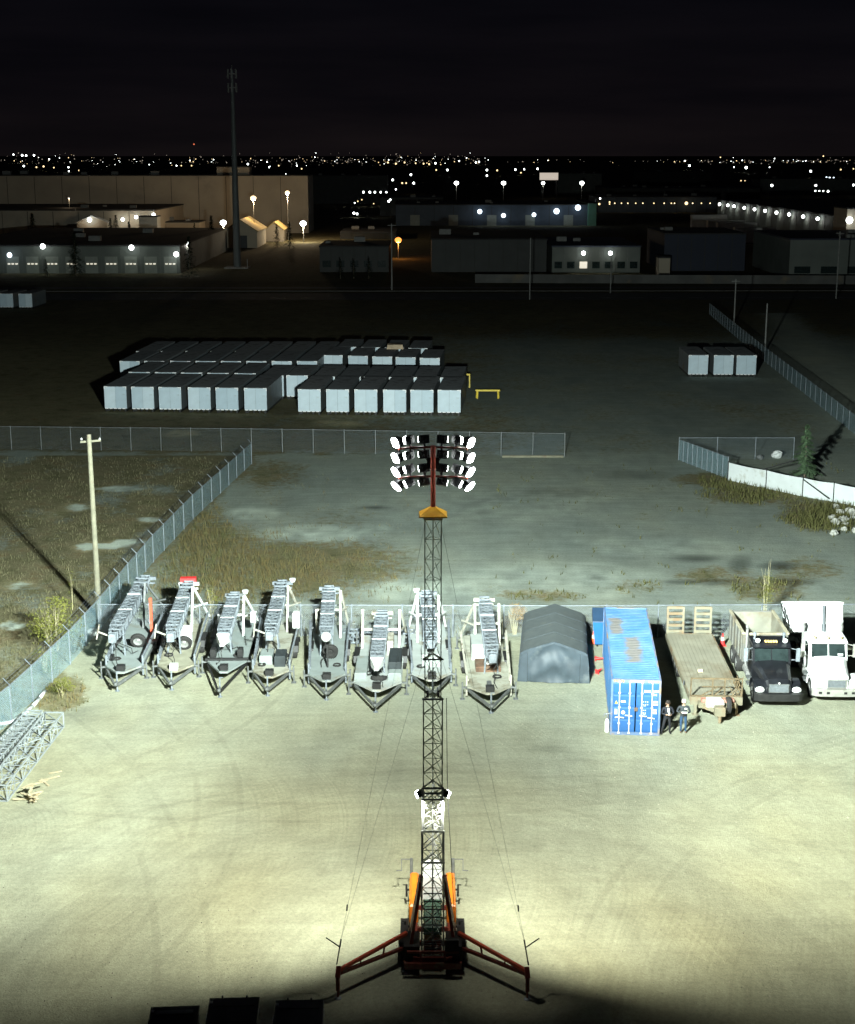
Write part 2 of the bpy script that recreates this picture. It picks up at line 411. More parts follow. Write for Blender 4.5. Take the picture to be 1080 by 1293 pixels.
# ------------------------------------------------------------------ vegetation
def gmat(name, stops, scale=.9, rough=.8, trans=0.):
    m = bpy.data.materials.new(name); m.use_nodes = True; n = m.node_tree.nodes; l = m.node_tree.links; b = n['Principled BSDF']
    b.inputs['Roughness'].default_value = rough; b.inputs['Specular IOR Level'].default_value = .15
    t = n.new('ShaderNodeTexCoord'); x = n.new('ShaderNodeTexNoise'); x.inputs['Scale'].default_value = scale; x.inputs['Detail'].default_value = 8; x.inputs['Roughness'].default_value = .8
    l.new(t.outputs['Object'], x.inputs['Vector']); r = n.new('ShaderNodeValToRGB'); el = r.color_ramp.elements
    while len(el) > 1: el.remove(el[-1])
    for i, (p, c) in enumerate(stops):
        q = el[0] if i == 0 else el.new(p); q.position = p; q.color = (*c, 1)
    l.new(x.outputs['Fac'], r.inputs[0]); l.new(r.outputs[0], b.inputs['Base Color']); return m
tallg = gmat('tall dry grass', [(.3, (.06, .075, .03)), (.42, (.115, .118, .05)), (.52, (.15, .11, .045)), (.6, (.105, .115, .048)), (.72, (.065, .085, .03))], .35)
lowg = gmat('field grass', [(.3, (.08, .085, .04)), (.45, (.14, .135, .07)), (.6, (.19, .17, .10)), (.75, (.10, .11, .05))], .6)
dkw = gmat('dark weeds', [(.3, (.05, .06, .02)), (.5, (.10, .10, .035)), (.7, (.13, .11, .05))], .8)
def blades(mb, n, pick, h0, h1, w, lean=.35):
    for _ in range(n):
        q = pick()
        if q is None: continue
        x, y, sc = q
        h = random.uniform(h0, h1) * sc; a = random.uniform(0, 6.283); l = random.uniform(0, lean) * h; ww = w * random.uniform(.6, 1.3)
        dx, dy = math.cos(a) * ww, math.sin(a) * ww; t = random.uniform(0, 6.283)
        mb.add([(x - dx, y - dy, -.01), (x + dx, y + dy, -.01), (x + math.cos(t) * l, y + math.sin(t) * l, h)], [(0, 1, 2)])
def pick_px(x0, x1, y0, y1, fn):
    def f():
        for _ in range(12):
            px, py = random.uniform(x0, x1), random.uniform(y0, y1)
            d = fn(px, py)
            if d > 0 and random.random() < d:
                p = G(px, py); return p.x, p.y, .6 + .5 * d
        return None
    return f
def inside_yard(px, py):
    p = G(px, py); return p.x > fenceB_x(p.y) + .4 and p.y > 86.2
def nz(px, py, s=.05): return mn.noise(Vector((px * s, py * s * 2, 5)))
def tall_d(px, py):
    if not inside_yard(px, py): return 0
    d = ell(px, py, 290, 722, 130, 66) + .9 * ell(px, py, 245, 665, 55, 60) + .35 * ell(px, py, 440, 722, 90, 45)
    return max(0, min(1, d * 1.1 + .35 * nz(px, py)))
mb = MB(); blades(mb, 9000, pick_px(170, 540, 600, 800, tall_d), .10, .58, .02, .8)
tag(mb.build('tall_grass', tallg), kind='stuff')
def left_d(px, py):
    p = G(px, py)
    if p.x > fenceB_x(p.y) - .3 or p.y > 140: return 0
    lt = sum(s * ell(px, py, cx, cy, rx, ry) for cx, cy, rx, ry, s in LIGHT_E)
    return max(0, min(1, .55 + .9 * nz(px, py, .03) - 1.6 * lt))
mb = MB(); blades(mb, 14000, pick_px(-60, 320, 575, 950, left_d), .08, .28, .022, .9)
tag(mb.build('field_grass', lowg), kind='stuff')
def weed_d(px, py):
    d = ell(px, py, 950, 622, 80, 18) + 1.2 * ell(px, py, 1045, 652, 70, 26) + .7 * ell(px, py, 905, 606, 40, 8) + .4 * ell(px, py, 965, 742, 50, 16) + .3 * ell(px, py, 690, 752, 60, 9) + .25 * ell(px, py, 810, 742, 50, 10)
    return max(0, min(1, d + .4 * nz(px, py) - .1))
mb = MB(); blades(mb, 7000, pick_px(620, 1140, 585, 765, weed_d), .15, .6, .04, .6)
def verge_d(px, py):
    return max(0, .5 + nz(px, py, .08)) * (ell(px, py, 75, 878, 40, 28) + .5 * ell(px, py, 560, 792, 500, 16) * (1 if nz(px, py, .03) > .1 else .15))
tag(mb.build('fence_weeds', dkw), kind='stuff')
mb = MB(); blades(mb, 4200, pick_px(20, 1100, 770, 910, verge_d), .12, .55, .025, .6)
tag(mb.build('verge_grass', tallg), kind='stuff')

def leafcloud(mb, c, rad, n, s, clump=9, fn=None):
    cs = [Vector((random.gauss(0, .5), random.gauss(0, .5), random.gauss(0, .5))) for _ in range(clump)]
    for _ in range(n):
        k = random.choice(cs); q = k + Vector((random.gauss(0, .22), random.gauss(0, .22), random.gauss(0, .22)))
        if q.length > 1.25: continue
        p = Vector((c[0] + q.x * rad[0], c[1] + q.y * rad[1], c[2] + q.z * rad[2]))
        if p.z < .03: continue
        a = Vector((random.gauss(0, 1), random.gauss(0, 1), random.gauss(0, 1))).normalized() * s * random.uniform(.6, 1.4)
        b_ = Vector((random.gauss(0, 1), random.gauss(0, 1), random.gauss(0, 1))).normalized() * s * .5
        mb.add([p - a, p + b_, p + a, p - b_], [(0, 1, 2, 3)])
bark = mat('bark', (.16, .13, .09), .9, 0, .3, 6)
palestem = mat('pale stems', (.42, .37, .22), .8, 0, .2, 5)
yg = gmat('yellow green leaves', [(.3, (.07, .085, .015)), (.5, (.14, .15, .03)), (.7, (.20, .18, .05))], 2.)
og = gmat('olive leaves', [(.3, (.07, .10, .02)), (.5, (.14, .17, .03)), (.7, (.20, .20, .05))], 2.)
tawny = gmat('tawny seed heads', [(.3, (.20, .13, .06)), (.5, (.32, .22, .10)), (.7, (.40, .29, .15))], 2.)
conif = gmat('conifer needles', [(.3, (.05, .09, .05)), (.5, (.10, .16, .085)), (.7, (.16, .22, .13))], 1.5)
darkc = gmat('dark conifer needles', [(.3, (.012, .02, .012)), (.5, (.025, .035, .02)), (.7, (.04, .05, .03))], .6)
def bush(name, label, cat, pos, h, w, n, leafm, s, stems=14, stemm=palestem, zc=.5, rz=.5, group=None, clump=11):
    t = thing(name, label, cat, pos, 0, group)
    m1 = MB()
    for _ in range(stems):
        a = random.uniform(0, 6.283); q = random.uniform(.1, .8) * w
        top = Vector((math.cos(a) * q, math.sin(a) * q, h * random.uniform(.6, 1.05)))
        mid = top * .5 + Vector((random.gauss(0, .06), random.gauss(0, .06), .08 * h)); b0 = Vector((top.x * .25, top.y * .25, -.02))
        m1.tube(b0, mid, .013, 5, .009); m1.tube(mid, top, .009, 5, .003)
    m1.build('stems', stemm, t)
    m2 = MB(); leafcloud(m2, (0, 0, h * zc), (w, w, h * rz), n, s, clump)
    m2.build('foliage', leafm, t)
    return t
bush('bush', 'big yellow-green bush growing outside the diagonal chain-link fence near the timber utility pole', 'bush', G(70, 822), 2.9, 1.45, 2500, yg, .07, 20, clump=20)
bush('bush', 'small sparse green shrub pressed against the outside of the diagonal fence below the big bush', 'bush', G(58, 848), 1.4, .6, 700, og, .06, 8)
bush('bush', 'low yellowish weed clump inside the yard between the diagonal fence and the first mast trailer', 'bush', G(78, 880), 1.0, .75, 900, yg, .05, 12)
bush('tall_weed', 'tawny dead weed clump on bare pale stems beside the grey tarpaulin shelter', 'weed', G(650, 801), 1.75, .62, 1300, tawny, .05, 22, palestem, .8, .28)
bush('sapling', 'sparse yellow-green sapling standing behind the black dump truck', 'sapling', G(966, 778), 3.7, .62, 620, yg, .045, 7, palestem, .5, .42)
bush('sapling', 'thin bare yellowish sapling in the tall grass behind the third mast trailer', 'sapling', G(268, 790), 2.7, .5, 340, yg, .05, 7, palestem, .6, .4)
bush('sapling', 'thin leafless sapling rising from the grass left of the timber utility pole', 'sapling', G(92, 770), 3.0, .25, 120, yg, .04, 3, palestem, .6, .4)

def conifer(label, pos, h, w, leafm, n=2600, group=None, lod=1., name='conifer_tree'):
    t = thing(name, label, 'tree', pos, random.uniform(0, 6), group)
    m1 = MB(); m1.tube((0, 0, -.05), (0, 0, h * .95), h * .018, 6, h * .003); m1.build('trunk', bark, t)
    m2 = MB(); tiers = max(7, int(h * 2.6))
    for k in range(tiers):
        f = k / (tiers - 1); z = h * (.10 + .88 * f); r = w * (1 - f) ** .85 * random.uniform(.8, 1.1) + .05
        nb = max(4, int(11 * (1 - f * .5)))
        for j in range(nb):
            a = random.uniform(0, 6.283); rr = r * random.uniform(.65, 1.15); tip = Vector((math.cos(a) * rr, math.sin(a) * rr, z - rr * .28)); root = Vector((0, 0, z + .04 * h))
            m = max(3, int(n / (tiers * nb)))
            for _ in range(m):
                u = random.uniform(.12, 1); p = root.lerp(tip, u) + Vector((random.gauss(0, .05), random.gauss(0, .05), random.gauss(0, .04))) * h * .22
                s = h * .022 * random.uniform(.6, 1.4) / lod ** .5
                q = Vector((math.cos(a + random.uniform(-.9, .9)), math.sin(a + random.uniform(-.9, .9)), random.uniform(-.6, .1))).normalized() * s * 1.6
                o_ = Vector((-math.sin(a), math.cos(a), random.uniform(-.3, .3))) * s * .5
                m2.add([p - q, p + o_, p + q, p - o_], [(0, 1, 2, 3)])
    m2.build('crown', leafm, t)
    return t
conifer('young green conifer standing behind the white fabric fence', G(1016, 603), 4.6, 1.55, conif, 6500)

# loose stones on the yard
mb = MB(); rs = random.Random(5)
for _ in range(5200):
    yy = 40 + 50 * rs.random() ** 1.2; xx = rs.uniform(-1, 1) * (yy * .31 + 2)
    if xx < fenceB_x(yy) + .5: continue
    r_ = rs.choice((.012, .016, .02, .028)) * rs.uniform(.7, 1.5); a = rs.uniform(0, 6)
    mb.add([(xx + r_ * math.cos(a + k * 2.1) * rs.uniform(.7, 1.3), yy + r_ * math.sin(a + k * 2.1) * rs.uniform(.7, 1.3), 0.) for k in range(3)] + [(xx, yy, r_ * 1.1)], [(0, 1, 3), (1, 2, 3), (2, 0, 3)])
tag(mb.build('loose_gravel', mat('loose stones', (.34, .32, .25), .9, 0, .45, 7)), kind='stuff')
# ------------------------------------------------------------------ fences
def meshmat(name, cover, col=(.38, .42, .46), sc=9.):
    m = bpy.data.materials.new(name); m.use_nodes = True; n = m.node_tree.nodes; l = m.node_tree.links
    b = n['Principled BSDF']; b.inputs['Base Color'].default_value = (*col, 1); b.inputs['Roughness'].default_value = .5; b.inputs['Metallic'].default_value = .2
    t = n.new('ShaderNodeTexCoord'); mp = n.new('ShaderNodeMapping'); mp.inputs['Scale'].default_value = (sc, sc, sc); l.new(t.outputs['UV'], mp.inputs[0])
    s = n.new('ShaderNodeSeparateXYZ'); l.new(mp.outputs[0], s.inputs[0])
    def M(op, a, c=0.):
        x = n.new('ShaderNodeMath'); x.operation = op
        for q, v in ((x.inputs[0], a), (x.inputs[1], c)):
            if isinstance(v, (int, float)): q.default_value = v
            else: l.new(v, q)
        return x.outputs[0]
    u = M('FRACT', M('ADD', s.outputs[0], s.outputs[1])); v = M('FRACT', M('SUBTRACT', s.outputs[0], s.outputs[1]))
    k = 1 - math.sqrt(1 - cover)
    f = M('MAXIMUM', M('LESS_THAN', u, k), M('LESS_THAN', v, k))
    tr = n.new('ShaderNodeBsdfTransparent'); mx = n.new('ShaderNodeMixShader'); l.new(f, mx.inputs[0]); l.new(tr.outputs[0], mx.inputs[1]); l.new(b.outputs[0], mx.inputs[2])
    l.new(mx.outputs[0], n['Material Output'].inputs['Surface']); return m
link = meshmat('chain link', .13); linkd = meshmat('chain link dense', .34, (.36, .54, .62))
def fence(label, pts, h, step, m=link, arms=False, group=None, postm=galv, rail=True, name='chain_link_fence'):
    t = thing(name, label, 'fence', (pts[0].x, pts[0].y, 0), 0, group); o = Vector((pts[0].x, pts[0].y, 0))
    vs, fs, uvs = [], [], []; s = 0
    me = bpy.data.meshes.new('chain_link_mesh'); rl = MB()
    P = [p - o for p in pts]
    posts = []
    for a, b_ in zip(P[:-1], P[1:]):
        L_ = (b_ - a).length; k = len(vs)
        vs += [(a.x, a.y, .04), (b_.x, b_.y, .04), (b_.x, b_.y, h - .05), (a.x, a.y, h - .05)]; fs.append((k, k + 1, k + 2, k + 3)); uvs += [(s, 0), (s + L_, 0), (s + L_, h), (s, h)]; s += L_
        if rail: rl.tube(a + Vector((0, 0, h - .03)), b_ + Vector((0, 0, h - .03)), .03, 6)
        n = max(1, round(L_ / step))
        posts += [(a.lerp(b_, i / n), (b_ - a).normalized()) for i in range(n)]
    posts.append((P[-1], (P[-1] - P[-2]).normalized()))
    me.from_pydata(vs, [], fs); uv = me.uv_layers.new(name='uv')
    for i, q in enumerate(uvs): uv.data[i].uv = q
    me.materials.append(m); ob = bpy.data.objects.new('chain_link_mesh', me); COL.objects.link(ob); ob.parent = t
    if rail: rl.build('top_rail', postm, t)
    for p, d in posts:
        q = MB(); q.tube(p + Vector((0, 0, -.1)), p + Vector((0, 0, h + .05)), .04, 7)
        if arms:
            nrm = Vector((-d.y, d.x, 0)); q.tube(p + Vector((0, 0, h)), p + nrm * .32 + Vector((0, 0, h + .35)), .025, 5)
        q.build('post', postm, t)
    if arms:
        for k in (.33, .66, .98):
            q = MB()
            for a, b_ in zip(P[:-1], P[1:]):
                d = (b_ - a).normalized(); nrm = Vector((-d.y, d.x, 0)) * .32 * k + Vector((0, 0, h + .35 * k)); q.tube(a + nrm, b_ + nrm, .006, 3)
            q.build('barbed_wire', galv, t)
    return t
fence('long chain-link fence running diagonally away along the mast trailers, with angled barbed-wire arms', FB, 2.0, 3.0, linkd, True)
fence('chain-link fence behind the row of mast trailers, shelter and trucks', [G(126, 803), G(700, 805), G(1220, 802)], 2.0, 3.0)
bf = [AT(-60, 568, 144.5), AT(318, 570, 143), AT(713, 577, 140.5)]
for p in bf: p.z = 0
links = meshmat('chain link sparse', .07, (.22, .28, .32))
fence('tall chain-link fence across the lot in front of the white storage boxes', bf, 2.3, 3.0, links, postm=galv_d)
fence('short run of leaning chain-link fence panels in front of the white fabric fence', [G(857, 581), G(880, 590), G(919, 605)], 2.0, .9, linkd, group=None)
fence('chain-link fence standing back from the white fabric fence, by the young conifer', [G(857, 580), G(1002, 580)], 2.1, 3.1, links)
fence('overgrown chain-link fence running off beside the three lone white boxes', [G(896, 397), G(970, 460), G(1080, 549), G(1130, 590)], 2.0, 3.0, linkd)
# white fabric fence
t = thing('fabric_fence', 'white fabric screen fence on dark posts in front of the young conifer', 'fence', G(919, 606.5)); o = t.location.copy()
wp = [G(919, 606.5), G(967, 617), G(1013, 627), G(1052, 634), G(1100, 643), G(1150, 652)]
fabric = mat('white fence fabric', (.66, .70, .70), .8, 0, .08, .8, .12, .15, dirtcol=(.42, .42, .36))
q = MB()
for a, b_ in zip(wp[:-1], wp[1:]):
    a = a - o; b_ = b_ - o; d = (b_ - a).normalized(); nn = Vector((-d.y, d.x, 0)) * .03
    for i in range(6):
        s0, s1 = a.lerp(b_, i / 6), a.lerp(b_, (i + 1) / 6); sag = [.07 * math.sin(math.pi * (i + k) / 6) for k in (0, 1)]
        z0, z1 = Vector((0, 0, 1.62 - sag[0])), Vector((0, 0, 1.62 - sag[1])); g0 = Vector((0, 0, .03))
        w0, w1 = nn * (1 + 1.5 * sag[0] / .07), nn * (1 + 1.5 * sag[1] / .07)
        q.hexa([s0 - nn + g0, s1 - nn + g0, s1 + nn + g0, s0 + nn + g0, s0 + w0 * .2 - nn + z0, s1 + w1 * .2 - nn + z1, s1 + nn + z1, s0 + nn + z0])
q.build('fabric', fabric, t)
for p in wp: p = p - o; m1 = MB(); m1.tube(p + Vector((0, -.07, -.1)), p + Vector((0, -.07, 1.75)), .045, 7); m1.build('post', blackm, t)
for a, b_ in (((926, 607), (986, 592)), ((1016, 603), (1043, 628))):
    m1 = MB(); pa = G(*a) - o + Vector((0, -.1, .25)); pb = G(*b_, 0) - o; pb = Vector((pb.x, pa.y - .1 if a[0] < 1000 else pb.y, 1.9 if a[0] < 1000 else .5))
    if a[0] > 1000: pa = wp[2] - o + Vector((0, -.12, 1.5)); pb = wp[3] - o + Vector((-.4, -.25, .35))
    m1.tube(pa, pb, .05, 6); m1.build('brace', blackm, t)

# ------------------------------------------------------------------ utility pole
timber = mat('weathered pole timber', (.18, .172, .12), .85, 0, .2, 2.5, .2)
p = G(125.5, 781); t = thing('utility_pole', 'bare timber utility pole with a short crossarm beside the diagonal fence', 'pole', p)
q = MB(); q.tube((0, 0, -.2), (-.05, 0, 11.6), .19, 12, .13); q.build('pole', timber, t)
q = MB(); q.bar((-.62, .17, 11.1), (.62, .17, 11.2), .10, .12); q.build('crossarm', timber, t)
for s in (-1, 1): q = MB(); q.lathe([(.001, 0), (.05, 0), (.07, .06), (.03, .13), (.001, .16)], 8, (s * .55, .17, 11.22)); q.build('insulator', mat('porcelain', (.5, .5, .48), .2), t)

# ------------------------------------------------------------------ folded mast trailers
wood = mat('deck planks', (.29, .285, .21), .8, 0, .2, 1.4, .3, dirtcol=(.17, .155, .11))
greyd = mat('grey deck plate', (.23, .265, .255), .7, 0, .12, 1.2, .2, dirtcol=(.2, .2, .17))
lightd = mat('pale deck plate', (.34, .37, .355), .7, 0, .12, 1.2, .25, dirtcol=(.3, .28, .22))
beiged = mat('beige deck plate', (.36, .365, .30), .75, 0, .15, 1.6, .4, dirtcol=(.19, .17, .12))
rusty = mat('rusty plate', (.14, .08, .05), .85, 0, .4, 3, .3)
tarpd = mat('dark tarp', (.025, .032, .035), .6, 0, .3, 2, .0, .3)
whitep = mat('white box paint', (.70, .72, .70), .35, 0, .05, 2)
def mast_trailer(label, hitch, mf, mr, zf, zr, dm, hw=.98, tongue=2.4, deck=11., posts=(1,), postm=white, postx=.55, spare=None, out=(-1, 1), outm=galv, boxes=(), rear=None, headm=galv, lamp_side=0, railm=None, mw=.72, dz=.75, arm=None, cap='box', posty=.68, taper=False, chm=None):
    chm = chm or galv_d
    D0 = G(*hitch).y
    a = None
    f_ = G(mf[0], mf[1], zf); r_ = G(mr[0], mr[1], zr); h = G(*hitch, .45)
    d = Vector((r_.x - f_.x, r_.y - f_.y, 0)); rot = -math.atan2(d.x, d.y)
    t = thing('mast_trailer', label, 'trailer', (h.x, h.y, 0), rot, 'folded light mast trailers in a row')
    inv = Matrix.Rotation(-rot, 4, 'Z') @ Matrix.Translation((-h.x, -h.y, 0))
    A, B = inv @ f_, inv @ r_
    y1 = max(deck, tongue + 7)
    # deck: pointed nose plate
    q = MB(); n1 = tongue * .55
    q.prism([(-hw, y1), (-hw, tongue), (-.22, n1), (.22, n1), (hw, tongue), (hw, y1)], dz - .10, dz); q.build('deck', dm, t)
    q = MB()
    for s in (-1, 1):
        q.bar((s * (hw - .06), y1, dz - .21), (s * (hw - .06), tongue, dz - .21), .10, .20); q.bar((s * (hw - .06), tongue, dz - .21), (s * .08, .12, dz - .28), .10, .14)
    for k in range(5): q.bar((-hw + .1, tongue + .4 + k * (y1 - tongue - .8) / 4, dz - .22), (hw - .1, tongue + .4 + k * (y1 - tongue - .8) / 4, dz - .22), .08, .14)
    q.build('chassis', chm, t)
    q = MB(); q.tube((0, .3, dz - .2), (0, -.06, dz - .22), .07, 8); q.lathe([(.05, -.10), (.10, -.02), (.08, .08), (.03, .1)], 10, (0, -.05, dz - .2)); q.build('hitch', galv_d, t)
    q = MB(); q.tube((0, .42, .02), (0, .42, dz + .35), .045, 8); q.lathe([(.001, 0), (.13, 0), (.13, .03), (.001, .03)], 10, (0, .42, .0)); q.bar((0, .42, dz + .34), (.2, .42, dz + .34), .03); q.build('jack', galv, t)
    q = MB(); q.box(-.22, .22, n1 + .12, n1 + .5, dz, dz + .3); q.build('toolbox', whitep if label.find('plank') > 0 else blackm, t)
    for s in (-1, 1):
        for yy in (tongue + 4.2, tongue + 5.15): wheel(t, s * (hw + .02), yy, .38, .24)
        q = MB(); x0, x1 = sorted((s * (hw - .1), s * (hw + .22))); q.prismx([(tongue + 3.7, .5), (tongue + 3.85, .84), (tongue + 5.5, .84), (tongue + 5.65, .5), (tongue + 5.6, .5), (tongue + 5.45, .8), (tongue + 3.9, .8), (tongue + 3.75, .5)], x0, x1); q.build('fender', blackm, t)
    # stabiliser jacks at the corners
    for s in (-1, 1):
        for yy in (tongue + .1, y1 - .15):
            q = MB(); q.bar((s * hw, yy, dz - .1), (s * (hw + .26), yy - .05, dz - .1), .09); q.tube((s * (hw + .26), yy - .05, .04), (s * (hw + .26), yy - .05, dz + .22), .045, 7); q.box(s * (hw + .26) - .13, s * (hw + .26) + .13, yy - .18, yy + .08, .0, .04); q.build('stabiliser_jack', galv_d, t)
    # folded outrigger arms along the sides
    for s in out:
        q = MB(); xs = s * (hw + .02)
        for k in (0, .15): q.bar((xs + s * k * .3 - s * .07, tongue + .4, dz + .18 + k), (xs + s * (.1 + k * .3), tongue + 6.6, dz + .75 + k), .09)
        for k in range(5): yy = tongue + .9 + k * 1.25; u = (yy - tongue - .4) / 6.2; q.bar((xs - s * .07 + s * .17 * u, yy, dz + .18 + .57 * u), (xs + s * .17 * u, yy, dz + .33 + .57 * u), .05)
        q.tube((xs, tongue + .3, .12), (xs, tongue + .3, dz + .5), .06, 7)
        q.build('outrigger', outm, t)
    # mast: nested lattice sections
    L_ = (B - A).length; dr = (B - A).normalized()
    for k, (wd, s0, s1) in enumerate(((mw, .10, .84), (mw * .82, .04, .93), (mw * .66, .0, 1.))):
        q = MB(); truss(q, A + dr * L_ * s0, A + dr * L_ * s1, wd, wd * .8, int(12 + 2 * k), .024, False); q.build('mast_section', galv, t)
        q = MB(); x_, z_ = frame(dr); c = A + dr * L_ * s1
        q.bar(c - x_ * (wd * .5 + .05) + z_ * wd * .44, c + x_ * (wd * .5 + .05) + z_ * wd * .44, .09, .09); q.bar(c - x_ * (wd * .5 + .05) - z_ * wd * .44, c + x_ * (wd * .5 + .05) - z_ * wd * .44, .07, .07)
        for s in (-1, 1): q.bar(c + x_ * s * (wd * .5 + .01) - z_ * wd * .46, c + x_ * s * (wd * .5 + .01) + z_ * wd * .46, .06)
        q.build('section_collar', galv, t)
        if k == 0:
            for fr in (.35, .62): q = MB(); c = A + dr * L_ * fr; q.bar(c - x_ * (wd * .5 + .03) + z_ * wd * .43, c + x_ * (wd * .5 + .03) + z_ * wd * .43, .07, .05); q.build('section_collar', white, t)
    if taper:
        q = MB(); x_, z_ = frame(dr)
        for s in (-1, 1):
            for zz in (-.3, .3): q.bar(A + x_ * s * mw * .42 + z_ * zz + dr * 1.6, A - dr * .5, .06)
        q.build('mast_foot_frame', galv, t)
    q = MB(); hp = A - dr * .15
    if cap == 'box': q.cbox(hp.x - .2, hp.x + .2, hp.y - .22, hp.y + .1, hp.z - .28, hp.z + .2, .05)
    elif cap == 'ball': q.ball(hp, .28, 12)
    elif cap == 'wedge': q.hexa([hp + Vector(v) for v in ((-.1, -.7, -.2), (.1, -.7, -.2), (.34, .25, -.25), (-.34, .25, -.25), (-.06, -.75, .0), (.06, -.75, .0), (.36, .25, .25), (-.36, .25, .25))])
    q.build('mast_foot', galv if cap == 'box' else whitep, t)
    # cradle and pivot posts carrying the mast
    for fr in (.12,):
        c = A + dr * L_ * fr; q = MB()
        for s in (-1, 1): q.bar((c.x + s * .36, c.y, dz), (c.x + s * .30, c.y, c.z - .3), .08); q.bar((c.x + s * .36, c.y + .9, dz), (c.x + s * .30, c.y, c.z - .3), .06)
        q.bar((c.x - .42, c.y, c.z - .31), (c.x + .42, c.y, c.z - .31), .08); q.build('mast_cradle', railm or galv, t)
    yb = A.y + L_ * posty; c = A + dr * L_ * posty
    for s in posts:
        q = MB(); x0 = c.x + s * postx; q.bar((x0, yb - 1.1, dz), (x0, yb + .1, c.z + .75), .12); q.bar((x0 + s * .05, yb + .1, c.z + .7), (s * (hw + .05), yb + 1.6, dz + .1), .10)
        q.bar((x0, yb - .5, c.z - .35), (s * (hw + .02), yb + .95, c.z - .5), .08); q.build('support_post', postm, t)
    q = MB(); q.bar((c.x - postx, yb - .1, c.z - .36), (c.x + postx, yb - .1, c.z - .36), .12); q.bar((c.x - postx, yb - .1, dz), (c.x - postx, yb - .1, c.z - .3), .11); q.build('mast_rest', postm, t)
    # head frame at the far end
    x_, z_ = frame(dr); q = MB(); c = B + dr * .12
    q.bar(c - x_ * .62, c + x_ * .62, .16, .2); q.bar(c - x_ * .55 - z_ * .3, c + x_ * .55 - z_ * .3, .08, .1)
    q.build('lamp_bar', headm, t)
    if lamp_side:
        q = MB(); q.lathe([(.001, -.14), (.14, -.1), (.2, .05), (.19, .12), (.001, .14)], 12, c + x_ * .6 * lamp_side + z_ * .18); q.build('flood_lamp', whitep, t)
    if rear: q = MB(); q.box(c.x - .55, c.x + .4, c.y + .15, c.y + .6, c.z - .1, c.z + .3); q.build('head_box', rear, t)
    if spare:
        sx, sy, flat, rm_ = spare; rt = Matrix.Translation((sx, sy, dz)) @ (Matrix.Rotation(R(90), 4, 'Z') @ Matrix.Rotation(R(-20 if not flat else -75), 4, 'Y') if True else Matrix())
        w1 = MB(); w1.lathe([(.26, -.13), (.42, -.12), (.45, -.08), (.45, .08), (.42, .12), (.26, .13)], 18, (0, 0, .47), 'x'); w1.v = [tuple(rt @ Vector(v)) for v in w1.v]; so = w1.build('spare_wheel', rubber, t)
        w2 = MB(); w2.lathe([(.001, -.09), (.1, -.1), (.14, -.06), (.27, -.11), (.27, .11), (.001, .09)], 14, (0, 0, .47), 'x'); w2.v = [tuple(rt @ Vector(v)) for v in w2.v]; w2.build('rim', rm_, so)
        if flat: so.location.z = -.1
    if arm:
        q = MB(); q.tube((A.x, A.y, A.z - .1), (A.x + arm * .9, A.y + .3, A.z + .15), .05, 6); q.tube((A.x + arm * .9, A.y - .1, A.z - .15), (A.x + arm * .9, A.y + .75, A.z + .4), .04, 6); q.build('winch_handle', cream, t)
    for k in range(2):   # hoses and a cable coil
        x0_ = random.uniform(-.5, .5); pts = [Vector((A.x + random.uniform(-.15, .15), A.y + .2, A.z - .25))]
        for j in range(1, 7): pts.append(Vector((A.x + (x0_ - A.x) * j / 6 + random.gauss(0, .07), A.y + .2 + j * random.uniform(.22, .34) * (1 if k else -.8), max(dz + .03, A.z - .25 - j * .24))))
        q = MB(); q.path(pts, .022, 5); q.build('hose', rubber, t)
    cx_, cy_ = random.choice((-.55, .5)), tongue + random.uniform(.5, 1.6); q = MB()
    for k in range(3): rr_ = random.uniform(.18, .26); q.path([Vector((cx_ + rr_ * math.cos(a_ * math.pi / 6), cy_ + rr_ * math.sin(a_ * math.pi / 6), dz + .03 + .03 * k)) for a_ in range(13)], .02, 5)
    q.build('cable_coil', rubber, t)
    for nm, (x0, x1, ya, yb2, z0, z1), mm in boxes:
        q = MB(); q.cbox(x0, x1, ya, yb2, dz + z0, dz + z1, .04); q.build(nm, mm, t)
    return t
tr = mast_trailer
tr('grey-decked mast trailer nearest the diagonal fence, with a red post and pale-rimmed spare wheel', (146, 866), (143, 803), (184, 731), 2.3, 2.5, greyd, posts=(1,), postm=galv_d, spare=(.3, 5.6, False, rimm), arm=-1, boxes=[('red_post', (.62, .78, 7.6, 7.76, 0, 2.3), red), ('battery_box', (-.9, -.7, 3.2, 3.6, 0, .3), blackm)])
tr('mast trailer with plank deck, dark spare wheel and red box on the mast tip', (215.5, 864.5), (216, 802), (238.5, 738), 2.2, 2.5, wood, posts=(1,), rear=mat('bright red paint', (.75, .04, .04), .5), spare=(.2, 5.0, False, rimm), arm=-1, headm=white, boxes=[('winch_cover', (-.1, .55, 5.5, 6.1, 0, 1.1), whitep)])
tr('mast trailer with a long open black drawbar and a shorter mast, no spare wheel', (276.8, 873.5), (281.5, 806), (297, 752), 1.9, 2.2, greyd, tongue=4.2, deck=11.5, hw=1.12, posts=(1,), postx=.75, out=(), lamp_side=1, cap='wedge', headm=galv_d, chm=blackm, boxes=[('front_beam', (-1.2, 1.2, 4.1, 4.35, 0, .12), blackm), ('hydraulic_unit', (.55, .85, 4.5, 5.1, 0, .5), blackm), ('hydraulic_unit', (-.95, -.65, 4.5, 5.1, 0, .5), blackm), ('control_box', (1.0, 1.3, 8.2, 8.6, .9, 1.5), whitep)])
